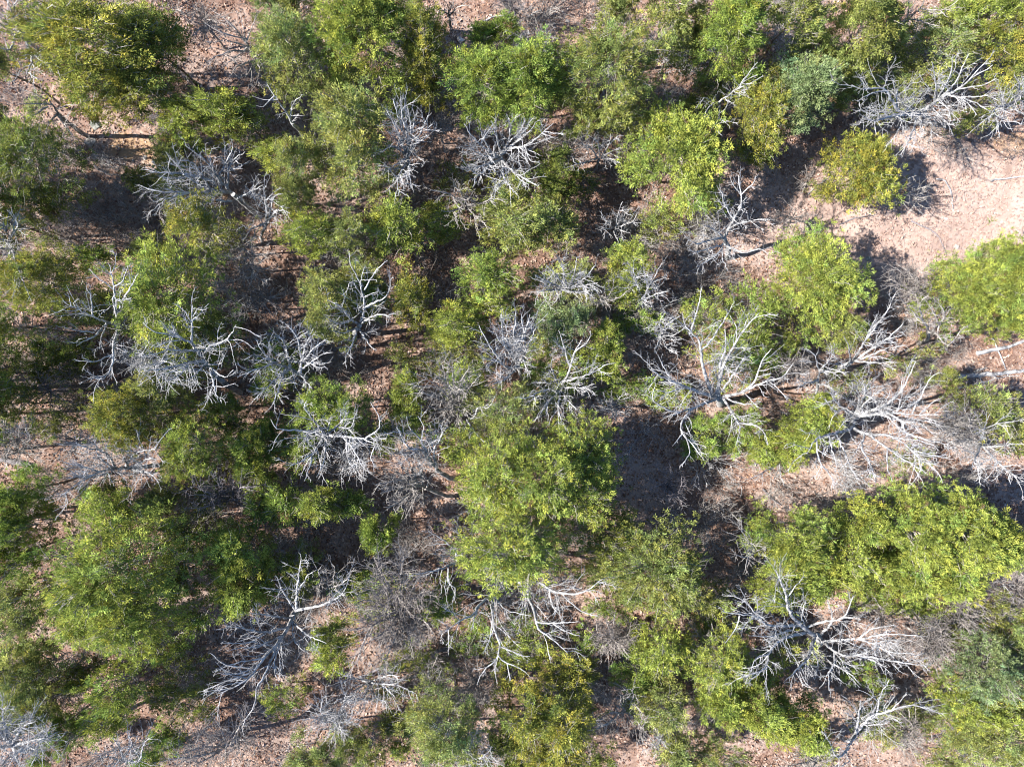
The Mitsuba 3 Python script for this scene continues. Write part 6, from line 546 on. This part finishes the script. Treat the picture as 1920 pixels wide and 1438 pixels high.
# ---------------------------------------------------------------- leaf litter and fallen sticks
rng = np.random.default_rng(11)
def litter(n):
    x, y = rng.uniform(-34, 34, n), rng.uniform(-26, 26, n)
    m = meshkit.fbm(np.stack([x*.35, y*.35, 0*x], 1)) if hasattr(meshkit, 'fbm') else np.zeros(n)
    m = (m-m.min())/(np.ptp(m)+1e-9)
    keep = rng.random(n) < .35+.9*m; x, y = x[keep], y[keep]; n = len(x)
    c = np.stack([x, y, ground_z(x, y)+rng.uniform(.015, .06, n)], 1)
    nz = np.stack([rng.normal(0, .6, n), rng.normal(0, .6, n), np.ones(n)], 1); nz /= np.linalg.norm(nz, axis=1, keepdims=True)
    d = np.cross(nz, rng.normal(0, 1, (n, 3))); d /= np.linalg.norm(d, axis=1, keepdims=True); e = np.cross(nz, d)
    l = rng.uniform(.05, .115, n)[:, None]; w = l*rng.uniform(.45, .75, n)[:, None]; lift = nz*l*.35
    V = np.stack([c-d*l, c-e*w+lift, c+d*l, c+e*w+lift], 1).reshape(-1, 3)
    b = np.arange(n)[:, None]*4
    Fc = np.concatenate([b+[0, 1, 2], b+[0, 2, 3]])
    pal = np.array([(.42, .28, .22), (.52, .38, .32), (.30, .18, .135), (.62, .50, .45), (.20, .115, .09), (.46, .29, .20)])
    col = (.66*pal)[rng.choice(len(pal), n, p=[.25, .25, .18, .14, .1, .08])]*rng.uniform(.65, 1.35, (n, 1))
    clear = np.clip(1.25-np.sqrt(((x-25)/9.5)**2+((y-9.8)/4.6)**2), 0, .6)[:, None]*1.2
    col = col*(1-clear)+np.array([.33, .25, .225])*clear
    return V, Fc, np.repeat(col, 4, 0)
lv, lf, lc = litter(170000)
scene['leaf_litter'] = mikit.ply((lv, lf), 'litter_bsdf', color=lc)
tag('leaf_litter', 'dry tan and pinkish brown oak leaves strewn over the ground', 'leaves', kind='stuff')

n = 2200
S = np.stack([rng.uniform(-33, 33, n), rng.uniform(-25, 25, n)], 1); S = np.column_stack([S, ground_z(S[:, 0], S[:, 1])+.04])
a = rng.random(n)*2*np.pi; L = rng.uniform(.25, 1.1, n)
P = walk(S, np.stack([np.cos(a), np.sin(a), 0*a], 1), L, 4, rng, .18, 0.0)
P[..., 2] = ground_z(P[..., 0], P[..., 1])+.05
scene['fallen_sticks'] = mikit.ply(tubes(P, rng.uniform(.008, .02, n)[:, None]*np.linspace(1, .4, 5), 3), 'bark_g')
tag('fallen_sticks', 'thin grey sticks and twigs littering the woodland floor', 'sticks', kind='stuff')

# undergrowth: leafless brush and saplings in drifts, a few grown forms repeated
for q in range(5):
    g = np.random.default_rng(40+q); n = 16
    S = np.column_stack([g.normal(0, .30, (n, 2)), np.zeros(n)]); a = g.random(n)*2*np.pi; L = g.uniform(1.2, 3.0, n); t = g.uniform(.25, .75, n)
    P = walk(S, np.stack([t*np.cos(a), t*np.sin(a), np.sqrt(1-t*t)], 1), L, 6, g, .13, .015)
    parts = [tubes(P, g.uniform(.011, .019, n)[:, None]*np.linspace(1.1, .35, 7), 4)]
    S, D, L2, _ = sprout(P, L*0, L, 4.5, g, .2, .3, .65, (25, 55)); L2 = np.clip(L2, .2, 1.2)
    P2 = walk(S, D, L2, 4, g, .16, .02); parts.append(tubes(P2, np.full((len(S), 1), .0085)*np.linspace(1.1, .5, 5), 3))
    S, D, L3, _ = sprout(P2, L2*0, L2, 4.0, g, .15, .3, .7, (25, 55))
    parts.append(tubes(walk(S, D, np.clip(L3, .1, .5), 1, g, .12, .02), np.full((len(S), 1), .006)*np.array([[1, .4]]), 3))
    scene[f'brush_form_{q}'] = {'type': 'shapegroup', 'twigs': mikit.ply(build(parts), ('twig_w', 'twig_v', 'twig_g')[q % 3])}
n = 700
S = np.stack([rng.uniform(-33, 33, n), rng.uniform(-25, 25, n)], 1)
m = np.sin(S[:, 0]*.47+1)*np.cos(S[:, 1]*.55)+.6*np.sin(S[:, 0]*1.1-S[:, 1]*.9)+rng.normal(0, .6, n)
clear = ((S[:, 0]-23.5)/10.5)**2+((S[:, 1]-10)/4.6)**2 < 1
S = S[(m > -.45) & ~clear]
for q, (x, y) in enumerate(S):
    k = .6+.65*rng.random()**1.2
    scene['undergrowth' if q == 0 else f'undergrowth__{q:03d}'] = {'type': 'instance', 'shapegroup': {'type': 'ref', 'id': f'brush_form_{int(rng.integers(5))}'},
        'to_world': T().translate([float(x), float(y), float(ground_z(x, y))]).rotate([0, 0, 1], float(rng.uniform(0, 360))).scale([float(k*rng.uniform(.8, 1.2)), float(k), float(k*rng.uniform(.7, 1.2))])}
tag('undergrowth', 'hazy leafless grey brush filling the gaps between the trees', 'undergrowth', kind='stuff')

# ---------------------------------------------------------------- rocks and logs
for i, (x, y, r, tone, lab) in enumerate(ROCKS):
    g = np.random.default_rng(500+i)
    m = trimesh.creation.icosphere(subdivisions=2); v = m.vertices.copy()
    v *= 1+.22*(meshkit.fbm(v*1.6+i*7)[:, None]-.5) if hasattr(meshkit, 'fbm') else 1
    for _ in range(14):                                    # split faces
        d = g.normal(0, 1, 3); d /= np.linalg.norm(d); c = g.uniform(.45, .8)
        o = v@d; v -= np.maximum(o-c, 0)[:, None]*d*.9
    v += g.normal(0, .022, v.shape)
    r *= .82; v *= [r*g.uniform(.85, 1.2), r*g.uniform(.75, 1.0), r*g.uniform(.32, .5)]
    an = g.random()*6.28; R2 = np.array([[math.cos(an), -math.sin(an), 0], [math.sin(an), math.cos(an), 0], [0, 0, 1]])
    v = v@R2.T+[x, y, float(ground_z(x, y))+r*.08]
    k = key_of('rock'); scene[k] = mikit.ply((v, m.faces), 'rock_'+tone, smooth=False)
    tag(k, lab, 'rock', 'rocks on the woodland floor')
# gravel
n = 1500; g = np.random.default_rng(77)
x, y = g.uniform(-33, 33, n), g.uniform(-25, 25, n)
q = np.concatenate([np.arange(n)[g.random(n) < .45]]); x, y = x[q], y[q]
x = np.concatenate([x, g.normal(-22.5, 2.2, 260), g.normal(5, 5, 240), g.normal(24, 6, 160)]); y = np.concatenate([y, g.normal(13.8, 1.6, 260), g.normal(20.5, 1.3, 240), g.normal(9.5, 3, 160)]); n = len(x)
m = trimesh.creation.icosphere(subdivisions=0); sv = m.vertices*(1+g.normal(0, .18, (n, len(m.vertices), 1)))
sz = (.025+.05*g.random(n)**3)[:, None, None]
sv = sv*sz*[1, .85, .55]; a = g.random(n)*6.28; ca, sa = np.cos(a)[:, None], np.sin(a)[:, None]
sv = np.stack([sv[..., 0]*ca-sv[..., 1]*sa+x[:, None], sv[..., 0]*sa+sv[..., 1]*ca+y[:, None], sv[..., 2]+ground_z(x, y)[:, None]+.02], -1)
scene['gravel'] = mikit.ply((sv.reshape(-1, 3), (m.faces[None]+np.arange(n)[:, None, None]*len(m.vertices)).reshape(-1, 3)), 'rock_w')
tag('gravel', 'small pale stones scattered over the bare patches of ground', 'stones', kind='stuff')
for i, (r0, r1, tone, lab, pts) in enumerate(LOGS):
    g = np.random.default_rng(600+i)
    p = np.array([(x, y, 0) for x, y in pts]); c = curve(p, .25, g, .02)
    rr = np.linspace(r0, r1, len(c))*(1+g.normal(0, .05, len(c)))
    c[:, 2] = ground_z(c[:, 0], c[:, 1])+rr*.9+.02
    nm = 'fallen_log' if r0 >= .09 else 'fallen_branch'
    k = key_of(nm)
    v, f = tubes(c[None, ::-1], rr[None, ::-1], 10)
    st = []
    Pl, Ll = c[None], np.array([np.linalg.norm(np.diff(c, axis=0), axis=1).sum()])
    S, D, L, _ = sprout(Pl, np.array([r0]), Ll, .8, g, .2, .12, .3, (35, 70))
    D[:, 2] = np.abs(D[:, 2])*.3; L = np.clip(L, .2, 1.2)
    if len(S): st = [tubes(q[None], (r1*.45*np.linspace(1, .4, 5))[None], 4) for q in walk(S, D, L, 4, g, .2, -.02)]
    scene[k+'__trunk' if st else k] = mikit.ply((v, f), 'bark_'+tone, smooth=50)
    for q, m in enumerate(st): scene[k+'__stub'+(f'_{q:03d}' if q else '')] = mikit.ply(m, 'bark_'+tone, smooth=50)
    if 'sawn' in lab:
        q = c[0]; d = c[0]-c[1]; d /= np.linalg.norm(d)
        m = trimesh.creation.cylinder(radius=r0*.93, height=.02, sections=20)
        m.apply_transform(trimesh.geometry.align_vectors([0, 0, 1], d)); m.apply_translation(q+d*.012)
        scene[k+'__sawn_end'] = mikit.ply(m, 'cut_wood'); labels[k+'__sawn_end'] = {'label': 'pale sawn end of the cut log'}
    tag(k, lab, 'log' if nm == 'fallen_log' else 'branch', 'fallen wood on the ground')

# ---------------------------------------------------------------- cedars
HUES = {  # foliage colour, tip colour, share of tips
    'y': ((.180, .232, .058), (.405, .462, .108), .6), 'g': ((.155, .218, .055), (.345, .430, .100), .55),
    'l': ((.200, .240, .082), (.395, .445, .150), .55), 'o': ((.178, .212, .066), (.370, .410, .122), .55),
    'a': ((.182, .218, .056), (.440, .420, .092), .42), 'b': ((.160, .218, .100), (.310, .395, .190), .5),
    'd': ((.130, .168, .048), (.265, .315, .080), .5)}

# Crown foliage comes in a few grown forms per hue, size and density; every tree carries its own turned and stretched copy.
SPRAYS, TUFTS = 27, 46.0
SIZES = [(0.0, 1.05), (1.05, 1.75), (1.75, 9)]
FORMS = {}
def size_class(l): return next(i for i, (a, b) in enumerate(SIZES) if a <= math.sqrt(l[3]*l[4]) < b)
def dens_class(d): return 0 if d < .6 else 1 if d < .86 else 2 if d < 1.18 else 3
DENS = (.40, .72, 1.05, 1.5)
classes = {}
for hue, dens, h, lab, lobes in CEDARS:
    for l in lobes: classes.setdefault((hue, size_class(l), dens_class(dens)), []).append(l)
def grow_form(hue, ax, ay, b, dens, g):
    """Foliage triangles, colours and bough lines of a crown about the origin."""
    base, tip, share = map(np.array, HUES[hue])
    area = math.pi*ax*ay + 1.2*(ax+ay)*b
    nb = int(np.clip(area*4.2, 24, 150))
    d = g.normal(0, 1, (nb, 3)); d[:, 2] = np.where(d[:, 2] < -.5, -d[:, 2], d[:, 2]); d /= np.linalg.norm(d, axis=1, keepdims=True)
    bump = 1+.15*np.sin(d[:, 0]*3.1+g.random()*6)*np.cos(d[:, 1]*2.7+g.random()*6)+g.normal(0, .11, nb)
    tipp = d*[ax, ay, b]*bump[:, None]
    tipp[:, :2] *= 1-.2*np.clip(tipp[:, 2:3]/b, -1, 1)        # low boughs reach out furthest
    hd = np.linalg.norm(tipp[:, :2], axis=1)
    org = np.column_stack([np.zeros(nb), np.zeros(nb), np.maximum(tipp[:, 2]-.45*hd-.3, -1.2*b)])
    nt = int(TUFTS*dens**1.2*area); w = g.integers(0, nb, nt); bd = tipp-org; bl = np.linalg.norm(bd, axis=1, keepdims=True)
    tt = .42+.63*g.random(nt)**.6
    sp = min(.27, .11+.07*min(ax, ay))
    tc = org[w]+bd[w]*tt[:, None]+g.normal(0, 1, (nt, 3))*[sp, sp, sp*.7]*(.5+.5*tt)[:, None]
    tdir = bd[w]/np.maximum(bl[w], 1e-6)*.8+[0, 0, .45]+g.normal(0, .3, (nt, 3))
    size = g.uniform(.65, 1.3, nt)
    per = np.maximum(3, (SPRAYS*size**2).astype(int)); tk = np.repeat(np.arange(nt), per); ns = len(tk)
    off = g.normal(0, 1, (ns, 3))
    c = tc[tk]+off*[.058, .058, .045]*size[tk][:, None]
    dirn = tdir[tk]+off*.55+g.normal(0, .25, (ns, 3)); dirn /= np.linalg.norm(dirn, axis=1, keepdims=True)
    side = np.cross(dirn, g.normal(0, 1, (ns, 3))); side /= np.linalg.norm(side, axis=1, keepdims=True)
    l = g.uniform(.07, .14, ns)[:, None]; wd = l*g.uniform(.14, .22, ns)[:, None]
    V = np.stack([c-side*wd, c+side*wd, c+dirn*l], 1).reshape(-1, 3)
    mt = (g.random(nt) < share)*g.uniform(.4, 1, nt)*np.clip((tt-.42)*3, 0, 1)
    m = np.clip(mt[tk]+g.normal(0, .15, ns), 0, 1)[:, None]
    bough = g.uniform(.8, 1.2, (nb, 1))*(1+g.normal(0, .07, (nb, 1))*[1, 0, -1])
    col = (base*(1-m)+tip*m)*bough[w][tk]*(g.uniform(.75, 1.25, (nt, 1))[tk])*g.uniform(.85, 1.15, (ns, 1))
    dead = g.random(nt) < .025; col[dead[tk]] = np.array([.15, .10, .06])
    sel = g.permutation(nb)[:34]
    u = np.linspace(0, .95, 4)[None, :, None]; P = org[sel][:, None]*(1-u)+tipp[sel][:, None]*u; P[:, 1:3] += g.normal(0, .06, (len(sel), 2, 3))
    nd = int(area*(15 if dens < 1.2 else 7)); q = g.integers(0, nb, nd); t = .5+.5*g.random(nd)
    S = org[q]+bd[q]*t[:, None]+g.normal(0, .12, (nd, 3)); D = bd[q]/np.maximum(bl[q], 1e-6)+g.normal(0, .45, (nd, 3))+[0, 0, .2]; D /= np.linalg.norm(D, axis=1, keepdims=True)
    tw = tubes(walk(S, D, g.uniform(.25, .75, nd), 2, g, .2, 0), np.full((nd, 1), .0095)*np.array([[1, .8, .3]]), 3)
    return V, np.repeat(col, 3, 0), P, tw
for ki, (k, ls) in enumerate(sorted(classes.items())):
    hue, sz, dc = k
    m = np.mean(np.array(ls), 0)
    FORMS[k] = []
    for v in range(2 if len(ls) > 9 else 1):
        g = np.random.default_rng(7000+ki*10+v)
        V, C, P, tw = grow_form(hue, m[3], m[4], m[5], DENS[dc], g)
        gid = f'cedar_form_{len(FORMS)*10+v}'
        scene[gid] = {'type': 'shapegroup', 'foliage': mikit.ply((V, np.arange(len(V)).reshape(-1, 3)), 'foliage_bsdf', color=C),
                      'dead_twigs': mikit.ply(tw, 'twig_v')}
        FORMS[k].append((gid, m[3:6], P))
for ci, (hue, dens, h, lab, lobes) in enumerate(CEDARS):
    g = np.random.default_rng(1000+ci)
    key = key_of('cedar_tree' if h >= 4.5 else 'young_cedar')
    x0, y0 = lobes[0][0], lobes[0][1]
    foot = np.array([x0, y0, float(ground_z(x0, y0))-.05])
    top = np.array([x0, y0, lobes[0][2]+lobes[0][5]*.75])
    n = 7; tp = foot+(top-foot)*np.linspace(0, 1, n)[:, None]; tp[1:-1, :2] += g.normal(0, .05*h/8, (n-2, 2))
    scene[key+'__trunk'] = mikit.ply(tubes(tp[None], (np.linspace(1, .15, n)*(.009*h+.015))[None], 8), 'bark_cedar', smooth=60)
    BP = []
    for li, l in enumerate(lobes):
        fs = FORMS[(hue, size_class(l), dens_class(dens))]; gid, ref, P = fs[int(g.integers(len(fs)))]
        # a turn by any angle for round crowns, by half turns and mirrorings for long ones
        ang = float(g.uniform(0, 360)); q = math.radians(ang)
        e = np.array([l[3], l[4]])
        R = np.array([[math.cos(q), -math.sin(q)], [math.sin(q), math.cos(q)]])
        s0 = 1/ref[:2]
        M = np.eye(4); M[:2, :2] = np.diag(e)@R@np.diag(s0); M[2, 2] = l[5]/ref[2]; M[:3, 3] = l[:3]
        ck = key+'__crown' if li == 0 else f'{key}__crown_{li:03d}'
        scene[ck] = {'type': 'instance', 'shapegroup': {'type': 'ref', 'id': gid}, 'to_world': T(M.tolist())}
        labels[ck] = {'kind': 'stuff'}
        BP.append(P@M[:3, :3].T+M[:3, 3])
    P = np.concatenate(BP)
    scene[key+'__branches'] = mikit.ply(tubes(P, np.full((len(P), 1), .012+.0022*h)*np.linspace(1, .3, 4), 3), 'bark_g')
    labels[key+'__branches'] = {'kind': 'stuff'}
    tag(key, lab, 'cedar tree' if h >= 4.5 else 'young cedar', 'evergreen cedars of the woodland')

# ---------------------------------------------------------------- bare trees
for bi, (lab, tone, tw, tr, h, B, J, limbs, fan) in enumerate(BARE):
    g = np.random.default_rng(3000+bi)
    if tone == 'w' and bi % 3 == 1 and tr < .16: tone = 'v'
    shrub = h < 4.2 or fan is not None
    key = key_of('bare_shrub' if shrub else 'bare_tree'); mat = 'bark_'+tone
    foot = np.array([B[0], B[1], float(ground_z(*B))-.1]); J = np.array(J)
    if fan:
        fx, fy, fz, fr, fn = fan; limbs = []
        for q in range(fn):
            a = 2*math.pi*(q+g.uniform(-.3, .3))/fn; r = fr*g.uniform(.65, 1.0)
            e = np.array([fx+r*math.cos(a), fy+r*math.sin(a), fz*g.uniform(.75, 1.15)])
            mid = J+(e-J)*.5+np.append(g.normal(0, .15*fr, 2), .15*h)
            limbs.append([J, mid, e])
    up = curve([foot, foot+(J-foot)*[.35, .35, .5], J], .35, g, .015)
    scene[key+'__trunk'] = mikit.ply(tubes(up[None], (np.linspace(1, .72, len(up))*tr)[None], 9), mat, smooth=60)
    courses = []
    for li, pts in enumerate(limbs):
        pts = np.array(pts, float)
        c = curve(pts, .22, g, .018)
        Lc = np.linalg.norm(np.diff(c, axis=0), axis=1).sum()
        dj = np.linalg.norm(c[0]-J)
        r0 = min(tr*.62, .017+.0155*Lc)*(1.0 if dj < 1 else .85)
        rr = (r0-.012)*np.linspace(1, 0, len(c))**.85+.012
        courses.append((c, rr, Lc))
        lk = key+'__limb' if li == 0 else f'{key}__limb_{li:03d}'
        scene[lk] = mikit.ply(tubes(c[None], rr[None], 6), mat, smooth=60)
    parts = []
    for c, rr, Lc in courses:
        u = np.linspace(0, len(c)-1, 12); i = np.minimum(u.astype(int), len(c)-2); P = (c[i]*(1-(u-i))[:, None]+c[i+1]*(u-i)[:, None])[None]
        S, D, L, _ = sprout(P, np.array([.02]), np.array([Lc]), 2.9*tw, g, .12, .25, .65, (25, 60))
        if not len(S): continue
        L = np.clip(L, .3, 1.9)
        D[:, 2] += .12; P1 = walk(S, D, L, 5, g, .17, .03)
        parts.append(tubes(P1, np.full((len(S), 1), .0145)*np.linspace(1.1, .5, 6)*np.clip(L, .6, 1.3)[:, None], 3))
        S, D, L2, _ = sprout(P1, L*0+.01, L, 3.7, g, .15, .3, .65, (25, 60))
        if not len(S): continue
        L2 = np.clip(L2, .15, .9); P2 = walk(S, D, L2, 2, g, .2, .03)
        parts.append(tubes(P2, np.full((len(S), 1), .0085)*np.linspace(1.1, .5, 3), 3))
        S, D, L3, _ = sprout(P2, L2*0, L2, 1.8, g, .2, .3, .7, (25, 55))
        if len(S): parts.append(tubes(walk(S, D, np.clip(L3, .1, .4), 1, g, .1, 0), np.full((len(S), 1)  , .0065)*np.array([[1, .4]]), 3))
    scene[key+'__twigs'] = mikit.ply(build(parts), 'twig_'+tone, smooth=False); labels[key+'__twigs'] = {'kind': 'stuff'}
    tag(key, lab, 'bare shrub' if shrub else 'bare tree', 'leafless trees and brush among the cedars')
